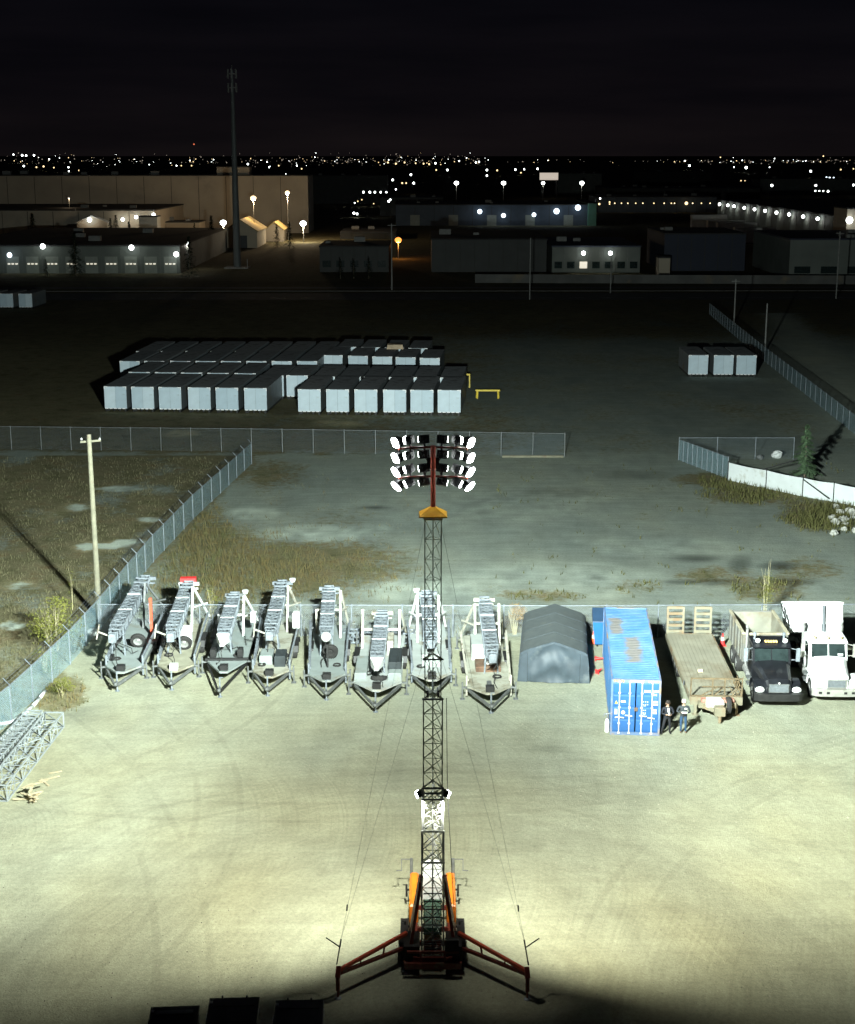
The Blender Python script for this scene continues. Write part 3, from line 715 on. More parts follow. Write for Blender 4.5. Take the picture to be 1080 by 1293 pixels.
tr('cream-nosed mast trailer with a dark cabinet and white control box, fourth from the diagonal fence', (337, 872), (341, 800), (357, 737), 2.2, 2.6, beiged, posts=(1,), postm=cream, spare=(.35, 5.2, True, cream), arm=-1, lamp_side=1, boxes=[('cabinet', (.15, .75, 2.9, 4.2, 0, .6), tarpd), ('control_box', (.85, 1.25, 7.0, 7.5, .9, 1.8), whitep), ('generator', (-.7, .0, 3.3, 4.6, 0, .5), greyd)])
tr('mast trailer with a round white mast foot and outriggers folded on both sides', (411.8, 877), (411.8, 803), (416, 744), 2.2, 2.7, greyd, posts=(1,), postm=cream, postx=.7, spare=(.1, 5.0, False, rubber), cap='ball', taper=True, lamp_side=0, boxes=[('strut_stand', (-.05, .05, 3.4, 3.6, 0, 1.3), blackm)])
tr('wide pale mast trailer with a dark tarped box and flat side bins', (473.9, 892.5), (476, 836), (483, 775), 1.7, 2.0, lightd, hw=1.28, tongue=3.0, posts=(-1, 1), postm=cream, postx=1.05, posty=.8, out=(), cap='wedge', headm=cream, spare=(.05, 3.9, True, rimm), boxes=[('side_bin', (-1.25, -.6, 3.3, 6.2, 0, .35), greyd), ('tarped_box', (.55, 1.22, 3.9, 6.4, .0, .75), tarpd), ('side_bin', (.55, 1.25, 3.15, 3.85, 0, .4), greyd), ('hydraulic_unit', (.35, .7, 7.3, 9.0, 0, .8), cream)])
tr('light grey mast trailer directly behind the lit tower mast', (547, 876), (544, 810), (538.8, 750), 2.2, 2.6, lightd, hw=1.05, posts=(-1, 1), postm=whitep, postx=.62, lamp_side=-1, arm=None, boxes=[('generator', (-.5, .5, 3.4, 5.2, 0, .7), lightd)])
tr('beige mast trailer with a rust-stained plate, beside the grey tarpaulin shelter', (621, 893.7), (622, 828), (611.7, 758), 2.1, 2.6, beiged, hw=1.15, posts=(-1, 1), postm=cream, postx=.68, outm=cream, headm=cream, cap='box', boxes=[('winch_plate', (-.6, .75, 4.6, 6.0, 0, .3), rusty), ('white_cover', (-.05, .45, 5.0, 5.5, .3, .5), whitep), ('generator', (-.75, .1, 6.6, 8.6, 0, .9), lightd), ('chain_locker', (-.12, .12, 1.9, 2.6, 0, .25), galv_d)])

# lattice sections lying around
def truss_thing(label, a, b, w, h, bays, r, z, m=galv, group=None):
    a, b = Vector(a), Vector(b); t = thing('lattice_section', label, 'truss', ((a.x + b.x) / 2, (a.y + b.y) / 2, 0), -math.atan2((b - a).x, (b - a).y), group)
    L_ = (b - a).length; q = MB(); truss(q, (0, -L_ / 2, z), (0, L_ / 2, z), w, h, bays, r); o = q.build('lattice_frame', m, t)
    for s in (-1, 1):
        q = MB(); q.path([Vector((w / 2, s * (L_ / 2 + .03), z - h / 2)), Vector((w / 2, s * (L_ / 2 + .03), z + h / 2)), Vector((-w / 2, s * (L_ / 2 + .03), z + h / 2)), Vector((-w / 2, s * (L_ / 2 + .03), z - h / 2)), Vector((w / 2, s * (L_ / 2 + .03), z - h / 2))], .03, 5); q.build('end_frame', m, t)
    return t
truss_thing('open galvanised lattice mast section lying on the gravel, the one nearer the yard', G(69, 918), G(-4, 1012), .95, .75, 8, .035, .40, mat('bright galvanised', (.30, .33, .34), .5, .1, .15, 4))
truss_thing('densely braced galvanised lattice mast section lying against the diagonal fence', G(44, 912), G(-34, 1000), .8, .6, 26, .03, .33, MATS['bright galvanised'])
truss_thing('galvanised lattice mast section lying across behind the trailer with the dark tarped box', G(434, 812), G(523, 813), .7, .6, 14, .05, .45)
q = MB(); q.path([G(-14, 916, .08), G(16, 912, .08), G(28, 903, .08), G(41, 892, .08), G(50, 882, .08), G(57, 872, .1)], .10, 8)
tag(q.build('plastic_pipe', white, None, True), 'long curved white pipe lying along the foot of the diagonal fence', 'pipe')
q = MB(); q.path([G(-12, 938, .08), G(6, 930, .08), G(14, 922, .08), G(19, 912, .08)], .09, 8)
tag(q.build('plastic_pipe', white, None, True), 'short bent white pipe end beside the lattice sections, at the fence corner', 'pipe')
q = MB(); q.lathe([(.001, .0), (.26, .0), (.33, .12), (.32, .3), (.2, .38), (.001, .4)], 14); o = q.build('plastic_tub', whitep, None, True); o.location = G(117, 802); tag(o, 'small round white tub in the shadow by the first mast trailer', 'tub')
# broken timber heap
t = thing('broken_pallet', 'heap of broken pallet boards on the gravel near the lattice sections', 'pallet', G(42, 1006), .5)
for k in range(9):
    q = MB(); a = random.uniform(0, 3.1); c = Vector((random.gauss(0, .22), random.gauss(0, .22), .05 + .05 * k)); d = Vector((math.cos(a), math.sin(a), random.uniform(-.08, .12))) * random.uniform(.25, .6)
    q.bar(c - d, c + d, .12, .03); q.build('board', mat('broken boards', (.50, .42, .27), .85, 0, .3, 3), t)
for k, (px, py, a, l) in enumerate(((62, 984, .6, .5), (57, 989, 2.2, .45), (70, 976, .4, .3))):
    q = MB(); q.bar((-l, 0, .03), (l, 0, .04), .09, .03); o = q.build('wood_scrap', MATS['broken boards']); o.location = G(px, py); o.rotation_euler = (0, 0, a)
    tag(o, 'loose wood scrap on the gravel near the broken pallet', 'scrap', 'wood scraps by the broken pallet')
q = MB(); q.bar((-2.9, 0, .1), (2.9, 0, .1), .22, .2); o = q.build('timber_beam', timber); o.location = G(673, 577.5); tag(o, 'long pale timber beam lying at the foot of the tall lot fence', 'beam')
for px, py, s, lb in ((981, 578, .55, 'white crumpled sack lying behind the fabric fence'), (960, 580, .35, 'small grey lump lying behind the fabric fence')):
    q = MB(); q.ball((0, 0, s * .55), s, 9, .75); q.v = [tuple(Vector(v) * (1 + .35 * mn.noise(Vector(v) * 3))) for v in q.v]; o = q.build('debris_sack', whitep if s > .5 else galv_d); o.location = G(px, py); tag(o, lb, 'sack')
rk = mat('broken concrete', (.42, .42, .38), .9, 0, .2, 3)
for k in range(16):
    s = random.uniform(.14, .42); q = MB(); q.ball((0, 0, s * .5), s, 8, .6); q.v = [tuple(Vector(v) * (1 + .5 * mn.noise(Vector(v) * 2.5 / s + Vector((k * 7, 0, 0))))) for v in q.v]
    o = q.build('rubble_chunk', rk); o.location = G(random.gauss(1068, 11), random.gauss(655, 9)); o.rotation_euler = (0, 0, random.uniform(0, 6)); tag(o, 'pale rubble chunk in the weedy heap beyond the white dump truck', 'rubble', 'rubble heap by the white fabric fence')
# ------------------------------------------------------------------ lit light tower
p0 = G(546.5, 1222); DT = p0.y
LT = thing('light_tower', 'tall lit trailer-mounted light tower with a lattice mast, orange hoods and spread red outriggers', 'light tower', (p0.x, p0.y, 0))
def zt(py, dy=0.): return AT(546, py, DT + dy).z
steel = mat('tower mast steel', (.74, .78, .70), .55, .1, .25, 4)
z_l1, z_c1, z_c2, z_c3, z_top = zt(1046), zt(996), zt(880), zt(830), zt(654)
def tri(z0, z1, w, nb, r, m=steel, yo=0.):
    q = MB(); cs = [Vector((-w / 2, yo - w * .30, 0)), Vector((w / 2, yo - w * .30, 0)), Vector((0, yo + w * .5, 0))]
    for c in cs: q.tube(c + Vector((0, 0, z0)), c + Vector((0, 0, z1)), r * 1.3, 6)
    for k in range(nb):
        a, b_ = z0 + (z1 - z0) * k / nb, z0 + (z1 - z0) * (k + 1) / nb
        for j in range(3):
            c, e = cs[j], cs[(j + 1) % 3]
            q.bar(c + Vector((0, 0, a)), e + Vector((0, 0, b_)), r)
            q.bar(c + Vector((0, 0, a)), e + Vector((0, 0, a)), r * .9)
    return q.build('mast_section', m, LT)
palest = mat('pale galvanised lattice', (.68, .71, .68), .5, 0, .1, 4)
tri(.35, z_l1, .76, 7, .024, palest)
tri(z_l1 - 1.2, z_c1 + .05, .70, 4, .022, palest)
tri(z_l1, z_c2, .64, 9, .020)
tri(z_c2, z_top, .54, 9, .016)
def collar(z, w, h=.14):
    q = MB()
    for a, b_ in (((-w / 2, -w * .34), (w / 2, -w * .34)), ((w / 2, -w * .34), (0, w * .58)), ((0, w * .58), (-w / 2, -w * .34))): q.bar((*a, z), (*b_, z), .035, h * .4)
    q.build('mast_collar', steel, LT)
for z, w in ((z_l1, .80), (z_c1 - .28, .80), (z_c1 + .12, .74), (z_c2, .70), (z_c3, .68), (z_top, .60), (zt(1085), .82)): collar(z, w)
q = MB()
for s in (-1, 1):
    q = MB(); q.lathe([(.05, -.04), (.12, -.04), (.12, .04), (.05, .04)], 10, (s * .18, -.28, z_c2 + .2), 'x'); q.build('pulley', blackm, LT)
pass
# head: pole, cap, crossarms
z_arm1, z_arm2 = zt(567), zt(604)
q = MB(); q.tube((0, 0, z_top), (0, 0, z_arm1 + .12), .085, 10); q.build('head_pole', red, LT)
q = MB(); q.add([(-.46, -.40, z_top + .13), (.46, -.40, z_top + .13), (.46, .40, z_top + .13), (-.46, .40, z_top + .13), (0, 0, z_top + .44), (-.46, -.40, z_top + .09), (.46, -.40, z_top + .09), (.46, .40, z_top + .09), (-.46, .40, z_top + .09)],
      [(0, 1, 4), (1, 2, 4), (2, 3, 4), (3, 0, 4), (8, 7, 6, 5), (0, 5, 6, 1), (1, 6, 7, 2), (2, 7, 8, 3), (3, 8, 5, 0)]); q.build('mast_cap', yello, LT)
for z in (z_arm1, z_arm2):
    q = MB(); pts = [Vector((-1.12, .0, z)), Vector((-.75, .22, z)), Vector((-.25, .32, z)), Vector((.25, .32, z)), Vector((.75, .22, z)), Vector((1.12, .0, z))]
    q.path(pts, .04, 7); q.bar((0, 0, z), (0, .32, z), .09); q.build('crossarm', dred, LT)
q = MB(); q.box(-.2, .2, .0, .22, zt(592), zt(578)); q.build('junction_box', blackm, LT)
q = MB()
for s in (-1, 1):
    for z in (z_arm1, z_arm2): q.path([Vector((s * .15, .1, zt(585))), Vector((s * .32, .15, z - .2)), Vector((s * .5, .25, z - .06)), Vector((s * .75, .22, z - .05))], .016, 5)
q.build('cable_loom', blackm, LT)
# 24 flood lamps: 4 rows of 6
ROWS = [(zt(557), 7), (zt(576), 10), (zt(593), 18), (zt(610), 28)]
COLS = [(-1.08, .02, 114), (-.72, .24, 70), (-.27, .33, 30), (.27, .33, -30), (.72, .24, -70), (1.08, .02, -114)]
hl = mat('lamp housing', (.02, .02, .022), .5, .3, .3, 5)
for ri, (z, tilt) in enumerate(ROWS):
    for ci, (x, y, yaw) in enumerate(COLS):
        if abs(yaw) > 90: tl = tilt + 10
        else: tl = tilt
        d = Matrix.Rotation(R(yaw), 3, 'Z') @ Vector((0, math.cos(R(tl)), -math.sin(R(tl))))
        xx, zz = frame(d); c = Vector((x, y, z)) + d * .08
        MT = Matrix((xx, d, zz)).transposed().to_4x4(); MT.translation = c
        def TB(x0, x1, y0, y1, z0, z1, q): q.hexa([MT @ Vector(v) for v in ((x0, y0, z0), (x1, y0, z0), (x1, y1, z0), (x0, y1, z0), (x0, y0, z1), (x1, y0, z1), (x1, y1, z1), (x0, y1, z1))])
        q = MB(); TB(-.16, .16, -.10, .06, -.14, .14, q)
        for k in range(5): TB(-.14 + k * .065, -.12 + k * .065, -.14, -.10, -.12, .12, q)
        lo = q.build('flood_lamp', hl, LT)
        q = MB(); rn = []
        for (sc_, yy_) in ((1., .062), (1., .11), (.86, .145), (.5, .165)):
            for k in range(16):
                t_ = 2 * math.pi * k / 16; cs_, sn_ = math.cos(t_), math.sin(t_); rn.append(MT @ Vector((math.copysign(abs(cs_) ** .45, cs_) * (.19 if abs(yaw) > 90 else .150) * sc_, yy_, math.copysign(abs(sn_) ** .45, sn_) * (.165 if abs(yaw) > 90 else .128) * sc_)))
        q.add(rn, [(j * 16 + k, j * 16 + (k + 1) % 16, (j + 1) * 16 + (k + 1) % 16, (j + 1) * 16 + k) for j in range(3) for k in range(16)] + [tuple(48 + k for k in range(16)), tuple(range(16))[::-1]]); q.build('lens', e_flood, lo, True)
        q = MB(); za = (z_arm1 if ri < 2 else z_arm2); q.bar(c, (x, y, za), .05); q.bar(MT @ Vector((-.21, 0, 0)), MT @ Vector((.21, 0, 0)), .03); q.build('bracket', hl, lo)
        POW = [[8.5, 17, 34, 34, 17, 8.5], [4.8, 9, 14, 14, 9, 4.8], [1.5, 1.6, 1.8, 1.8, 1.6, 1.5], [1.5, .7, .6, .6, .7, 1.5]][ri][ci]
        ly = math.copysign({30: 14, 70: 40, 114: 55}[abs(yaw)], yaw); dl2 = Matrix.Rotation(R(ly), 3, 'Z') @ Vector((0, math.cos(R(tl)), -math.sin(R(tl))))
        lamp('SPOT', MT @ Vector((0, .24, 0)), 5200 * POW, (.86, 1.0, .95) if ri < 2 else (.97, 1., .85), .12, dl2, [68, 80, 112, 118][ri] if abs(yaw) < 90 else [88, 90, 94, 96][ri], 1. if abs(yaw) < 60 else .8, LT, 'flood_light')
# two low lamps
for s in (-1, 1):
    q = MB(); c = Vector((s * .44, -.16, z_c1 - .1)); d = Vector((s * .84, .34, -.42)).normalized(); xx, zz = frame(d)
    MT = Matrix((xx, d, zz)).transposed().to_4x4(); MT.translation = c
    TB2 = lambda q, x0, x1, y0, y1, z0, z1: q.hexa([MT @ Vector(v) for v in ((x0, y0, z0), (x1, y0, z0), (x1, y1, z0), (x0, y1, z0), (x0, y0, z1), (x1, y0, z1), (x1, y1, z1), (x0, y1, z1))])
    TB2(q, -.12, .12, -.08, .05, -.11, .11); lo = q.build('flood_lamp', hl, LT)
    q = MB(); TB2(q, -.115, .115, .052, .12, -.105, .105); q.build('lens', e_flood, lo)
    lamp('SPOT', MT @ Vector((0, .2, 0)), 9000, (.98, 1., .84), .10, Vector((s * .68, .66, -.50)), 110, .85, LT, 'flood_light')
    lamp('SPOT', (s * .42, -.42, z_c1 - .30), 800, (1., 1., .9), .08, Vector((-s * .06, .60, -.80)), 62, 1., LT, 'added_fill')  # added fill spot, brightens the lower mast and white cabinet
    lamp('SPOT', (s * .5, -.42, z_c1 - .14), 260, (1., 1., .86), .08, Vector((s * .27, -.06, -.95)), 48, 1., LT, 'added_fill')  # added fill spot, brightens the red outriggers
q = MB(); q.bar((-.42, -.16, z_c1 - .1), (.42, -.16, z_c1 - .1), .05, .06); q.bar((-.36, -.2, z_c1 - .25), (-.42, -.16, z_c1 - .1), .04); q.bar((.36, -.2, z_c1 - .25), (.42, -.16, z_c1 - .1), .04); q.build('lamp_bar', steel, LT)
# trailer body
q = MB()
for s in (-1, 1): q.bar((s * .62, -.55, .62), (s * .62, 4.9, .62), .14, .2); q.bar((s * .62, 4.9, .62), (0, 6.4, .58), .12, .16)
for y_ in (-.5, .6, 1.6, 3.2, 4.8): q.bar((-.6, y_, .62), (.6, y_, .62), .10, .16)
q.build('chassis', dred, LT)
q = MB(); q.box(-1.0, 1.0, -.72, -.56, .35, .58); q.bar((-.9, -.6, .95), (.9, -.6, .95), .08); q.bar((-.42, -.62, .58), (-.42, -.6, .95), .07); q.bar((.42, -.62, .58), (.42, -.6, .95), .07); q.build('rear_frame', dred, LT)
for s in (-1, 1):
    q = MB(); x0, x1 = sorted((s * .46, s * 1.02)); q.box(x0, x1, -.5, .6, .36, 1.10); q.build('side_cabinet', blackm, LT)
    q = MB(); x0, x1 = sorted((s * .52, s * .84)); q.cbox(x0, x1, 1.9, 4.5, .72, 1.42, .07); hd = q.build('engine_hood', orange, LT)
    q = MB(); xs = s * .842
    for k in range(4): a_, b_ = sorted((xs, xs + s * .012)); q.box(a_, b_, 2.0 + k * .6, 2.45 + k * .6, .85, 1.25)
    q.build('hood_panel', yello if s < 0 else orange, hd)
    for y_ in (1.5, 4.3):
        q = MB(); q.bar((s * .84, y_, .78), (s * 1.0, y_, .78), .06); q.tube((s * .98, y_, .5), (s * .98, y_, 1.0), .04, 7); q.bar((s * .98, y_, .98), (s * 1.1, y_, .98), .03); q.build('hinge_bracket', blackm, LT)
    for y_ in (.55, 1.45):
        wheel(LT, s * 1.03, y_, .40, .24)
    q = MB(); x0, x1 = sorted((s * .88, s * 1.16)); q.prismx([(.0, .55), (.05, .86), (1.95, .86), (2.0, .55), (1.95, .55), (1.9, .82), (.1, .82), (.06, .55)], x0, x1); q.build('fender', blackm, LT)
    # raising frame
    q = MB(); q.bar((s * .80, 1.0, .72), (s * .40, .12, zt(1108)), .12, .14); q.bar((s * .80, -.3, .8), (s * .42, -.1, zt(1112)), .11, .12); q.build('raising_frame', dred, LT)
    # front jacks with crank handles
    q = MB(); xx = s * .80; q.tube((xx, 4.95, .02), (xx, 4.95, 1.75), .06, 8); q.box(xx - .14, xx + .14, 4.81, 5.09, 0, .03); q.bar((xx, 4.95, 1.72), (xx + s * .38, 4.95, 1.72), .03); q.bar((xx + s * .38, 4.95, 1.73), (xx + s * .38, 4.9, 1.28), .03); q.bar((xx + s * .36, 4.9, 1.28), (xx + s * .58, 4.88, 1.28), .03); q.bar((s * .62, 4.9, .62), (xx, 4.95, .62), .10); q.build('front_jack', galv_d, LT)
    # outriggers
    ft = G(427, 1261) if s < 0 else G(666, 1262); ft = ft - Vector((p0.x, p0.y, 0)); tip = ft + Vector((-s * .03, .15, .98)); root = Vector((s * .92, .25, 1.22)); rlow = Vector((s * 1.02, .1, .72)); tl_ = tip + Vector((0, 0, -.12))
    q = MB(); q.bar(root, tip, .11, .11); q.build('outrigger_arm', red, LT)
    q = MB(); q.bar(rlow, tl_, .11, .11)
    for u in (.33, .68): q.bar(root.lerp(tip, u), rlow.lerp(tl_, u), .05)
    q.build('outrigger_strut', dred, LT)
    q = MB(); q.bar(tip + Vector((0, .08, .1)), Vector((ft.x, ft.y, .78)), .16, .2); q.tube((ft.x, ft.y, .30), (ft.x, ft.y, .85), .07, 8); q.tube((ft.x, ft.y, .03), (ft.x, ft.y, .3), .035, 7); q.build('outrigger_jack', dred, LT)
    q = MB(); q.lathe([(.001, 0), (.12, 0), (.12, .025), (.04, .06), (.001, .07)], 12, (ft.x, ft.y, 0)); q.build('foot_pad', galv, LT)
    q = MB(); b_ = tip + Vector((s * .08, .2, .1)); q.tube(b_, b_ + Vector((s * -.10, .25, .55)), .025, 6); e_ = b_ + Vector((s * -.10, .25, .52)); q.tube(e_, e_ + Vector((s * .48, .1, .3)), .022, 6); q.tube(e_, e_ + Vector((-s * .04, .1, .25)), .03, 6); q.build('winch_lever', blackm, LT)
    # guy wires
    for yy, zz, w_ in ((0., z_top - .1, .5), (.0, z_c3, .6)):
        q = MB(); q.tube(e_ + Vector((-s * .04, .1, .25)), (s * w_ * .5, -.1, zz), .0045, 4); q.build('guy_wire', galv_d, LT)
    q = MB(); m0 = (e_ + Vector((-s * .04, .1, .25))).lerp(Vector((s * .25, -.1, z_top)), .07); q.tube(m0, m0 + Vector((-s * .02, 0, .22)), .03, 6); q.build('turnbuckle', blackm, LT)
q = MB()
for k in range(9): q.bar((-.33, -.26, .6 + k * .3), (.33, -.26, .6 + k * .3), .035)
q.build('ladder_rungs', galv, LT)
q = MB(); q.cbox(-.33, .33, 1.0, 4.2, .72, 1.05, .05); q.build('tank', mat('green tank paint', (.03, .08, .05), .5), LT)
q = MB(); q.cbox(-.36, -.012, 3.0, 4.4, 1.06, 2.0, .04); q.cbox(.012, .36, 3.0, 4.4, 1.06, 2.0, .04); q.box(-.02, .02, 3.05, 4.35, 1.1, 1.93); q.build('white_cabinet', whitep, LT)
q = MB(); q.lathe([(.12, -.3), (.16, -.3), (.16, .3), (.12, .3)], 14, (0, -.1, .75), 'x'); q.lathe([(.26, -.32), (.26, -.29)], 14, (0, -.1, .75), 'x'); q.lathe([(.26, .29), (.26, .32)], 14, (0, -.1, .75), 'x'); q.build('winch', dred, LT)
q = MB(); q.cbox(.42, .9, -.735, -.55, 1.06, 1.5, .03); q.build('control_box', blackm, LT)
q = MB(); q.tube((.46, -.1, zt(880)), (.50, 0, zt(996)), .012, 5); q.tube((.50, 0, zt(996)), (.78, .6, 1.45), .012, 5); q.build('winch_cable', blackm, LT)

# ------------------------------------------------------------------ blue shipping container
f = G(801.6, 928.5); rr = G(789, 762.4, 2.9); rot = -math.atan2(rr.x - f.x, rr.y - f.y)
BC = thing('shipping_container', 'long blue shipping container with a rust-patched roof and white lock rods on its doors', 'container', f, rot)
def container_mat(name, col, rustpts):
    m = mat(name, col, .5, .0, .10, .7, .12, 0, dirtcol=(.10, .13, .18)); return m
cblue = mat('container blue', (.05, .15, .33), .5, 0, .10, .9, .10, dirtcol=(.20, .24, .30))
cdoor = mat('container door blue', (.028, .118, .33), .45, 0, .08, 1.2, .12, dirtcol=(.16, .2, .26))
cframe = mat('container frame blue', (.12, .20, .36), .6, 0, .2, 2, .45, dirtcol=(.28, .20, .13))
W2, LL, HC_ = 1.219, 12.19, 2.9
def corr(n, per, dep):   # corrugation profile: list of (s, offset)
    out = []
    for k in range(n):
        s = k * per; out += [(s, 0), (s + per * .25, 0), (s + per * .5, dep), (s + per * .75, dep)]
    out.append((n * per, 0)); return out
q = MB(); pr = corr(43, 11.96 / 43, .036)
for s in (-1, 1):
    vs = []
    for y_, o_ in pr: vs += [(s * (W2 - .02 - o_), .12 + y_, .16), (s * (W2 - .02 - o_), .12 + y_, HC_ - .06)]
    q.add(vs, [(2 * k, 2 * k + 2, 2 * k + 3, 2 * k + 1) for k in range(len(pr) - 1)])
q.build('side_wall', cblue, BC)
# roof: corrugated sheet, rust patches belong to the sheet
m = bpy.data.materials.new('container roof'); m.use_nodes = True
N = m.node_tree.nodes; L = m.node_tree.links; b = N['Principled BSDF']; b.inputs['Roughness'].default_value = .6
tc = N.new('ShaderNodeTexCoord')
def rustbox(x0, x1, y0, y1, soft=.12):
    s = N.new('ShaderNodeSeparateXYZ'); L.new(tc.outputs['Object'], s.inputs[0]); nz_ = math_('MULTIPLY', math_('SUBTRACT', noi(1.1, 8, .7), .5), 1.1)
    def edge(sock, a, sign):
        v = math_('ADD', sock, nz_) if sign > 0 else math_('SUBTRACT', nz_, sock)
        return math_('MULTIPLY', math_('SUBTRACT', v, a if sign > 0 else -a), 1 / soft, True)
    f_ = math_('MULTIPLY', math_('MULTIPLY', edge(s.outputs[0], x0, 1), edge(s.outputs[0], x1, -1)), math_('MULTIPLY', edge(s.outputs[1], y0, 1), edge(s.outputs[1], y1, -1)))
    return f_
base = mix((.06, .165, .35), (.12, .225, .35), ramp(noi(.8, 8, .7), [(.4, 0.), (.65, 1.)]))
f1 = rustbox(-.42, .62, 2.6, 7.0, .3); f2 = rustbox(-1.15, -.2, 7.2, 10.4, .3)
f3 = math_('MULTIPLY', ramp(noi(1.3, 9, .75), [(.58, 0.), (.70, 1.)]), .55)
rf = math_('MAXIMUM', math_('MAXIMUM', math_('MULTIPLY', f1, .9), math_('MULTIPLY', f2, .9)), f3)
rc = mix((.13, .125, .115), (.20, .165, .125), noi(2., 8, .7))
L.new(mix(base, rc, rf), b.inputs['Base Color'])
croof = m
q = MB(); pr = corr(43, 11.9 / 43, .03); vs = []
for y_, o_ in pr: vs += [(-W2 + .06, .14 + y_, HC_ - .03 - o_), (W2 - .06, .14 + y_, HC_ - .03 - o_)]
q.add(vs, [(2 * k, 2 * k + 1, 2 * k + 3, 2 * k + 2) for k in range(len(pr) - 1)]); q.build('roof', croof, BC)
q = MB()
for s in (-1, 1):
    q.box(*sorted((s * (W2 - .1), s * W2)), .0, .12, .0, HC_); q.box(*sorted((s * (W2 - .1), s * W2)), LL - .12, LL, .0, HC_)
    q.box(*sorted((s * (W2 - .07), s * W2)), .12, LL - .12, HC_ - .08, HC_); q.box(*sorted((s * (W2 - .06), s * W2)), .12, LL - .12, .0, .16)
q.box(-W2 + .1, W2 - .1, .0, .1, HC_ - .16, HC_ - .002); q.box(-W2 + .1, W2 - .1, .0, .1, 0.002, .15); q.box(-W2 + .1, W2 - .1, LL - .1, LL, HC_ - .12, HC_ - .002); q.box(-W2 + .1, W2 - .1, LL - .1, LL, .02, .15)
q.build('corner_frame', cframe, BC)
q = MB(); q.box(-W2 + .1, W2 - .1, LL - .08, LL - .03, .15, HC_ - .12); q.build('end_wall', cblue, BC)
q = MB(); q.box(-W2 + .1, W2 - .1, .2, LL - .1, .1, .155); q.build('floor_pan', blackm, BC)
for s in (-1, 1):
    q = MB(); x0, x1 = sorted((s * .03, s * 1.115)); q.box(x0, x1, .03, .07, .16, HC_ - .17)
    for k in range(4):
        za = .2 + k * .645; q.hexa([(x0 + .03, .012, za + .06), (x1 - .03, .012, za + .06), (x1 - .03, .03, za), (x0 + .03, .03, za), (x0 + .03, .012, za + .53), (x1 - .03, .012, za + .53), (x1 - .03, .03, za + .6), (x0 + .03, .03, za + .6)])
    dd = q.build('door', cdoor, BC)
    for xr in (.30, .80):
        q = MB(); q.tube((s * xr, -.015, .1), (s * xr, -.015, HC_ - .08), .028, 7)
        for zz in (.12, .62, 1.45, 2.2, HC_ - .12): q.box(s * xr - .055, s * xr + .055, -.03, .012, zz - .045, zz + .045)
        q.build('lock_rod', white, dd)
    for xr in (.35, .75): q = MB(); q.bar((s * xr - .16, -.05, 1.06 - .1 * (xr > .5)), (s * xr + .2, -.05, 1.02 - .1 * (xr > .5)), .035, .05); q.build('handle', white, dd)
wm = mat('white stencil paint', (.82, .84, .84), .6, 0, .08, 8)
def marks(nm, rects, m, side):
    q = MB()
    for x0, x1, z0, z1 in rects: q.add([(x0, .0085, z0), (x1, .0085, z0), (x1, .0085, z1), (x0, .0085, z1)], [(0, 1, 2, 3)])
    return q.build(nm, m, side)
dl, dr_ = [o for o in BC.children if o.name.startswith('door')]
L_id, R_id = [], []
for k in range(4): R_id.append((.40 + k * .085, .46 + k * .085, 2.25, 2.37))
for k in range(6): R_id.append((.86 - .02 + k * .038 * 1.3, .885 - .02 + k * .038 * 1.3, 2.25, 2.37))
for k in range(3): R_id.append((.86 + k * .06, .90 + k * .06, 2.09, 2.19))
for r_, zz in enumerate((1.74, 1.60, 1.30, 1.16)):
    n = 3 if r_ < 2 else 2
    for k in range(n): R_id.append((.36 + k * .1, .41 + k * .1, zz, zz + .04))
    for k in range(5 - r_ // 2): R_id.append((.86 + k * .048, .89 + k * .048, zz - .02, zz + .08))
    if r_ in (1, 3): R_id.append((.36, .50, zz - .06, zz - .04))
marks('stencil_lettering', R_id, wm, dr_)
marks('stencil_lettering', [(-.72, -.68, 1.70, 1.80), (-.66, -.60, 1.70, 1.80), (-.58, -.50, 1.70, 1.80)], wm, dl)
marks('blue_panel', [(-1.07, -.86, 2.16, 2.42)], mat('deep blue decal', (.02, .12, .50), .5, 0, .05, 2), dl)
q = MB(); q.add([(-1.02, .0085, 1.62), (-.88, .0085, 1.62), (-.95, .0085, 1.80)], [(0, 1, 2)]); q.build('warning_triangle', mat('hazard yellow', (.85, .65, .05), .5), dl)
marks('grey_plate', [(-1.04, -.87, 1.06, 1.36)], mat('grey plate', (.36, .38, .36), .5), dl); marks('small_sticker', [(-1.0, -.89, .88, .94)], wm, dl)
q = MB(); q.add([(-.60 + .095 * math.cos(k * math.pi / 9), .0085, 1.18 + .095 * math.sin(k * math.pi / 9)) for k in range(18)], [tuple(range(18))]); q.build('round_sticker', wm, dl)
q = MB(); q.box(-.06, .10, -.05, .02, 1.28, 1.46); q.build('lock_box', rusty, BC)
q = MB()
for s, col_ in ((-1, 0), (1, 0)):
    for k in range(5): x_ = s * (.62 + k * .11); q.box(x_ - .025, x_ + .025, -.004, .0, HC_ - .13, HC_ - .04)
q.build('height_stripes', MATS['hazard yellow'], BC)
q = MB()
for k in range(7): q.box(-.25 + k * .08, -.19 + k * .08, -.004, 0, HC_ - .11, HC_ - .05)
q.build('header_lettering', wm, BC)
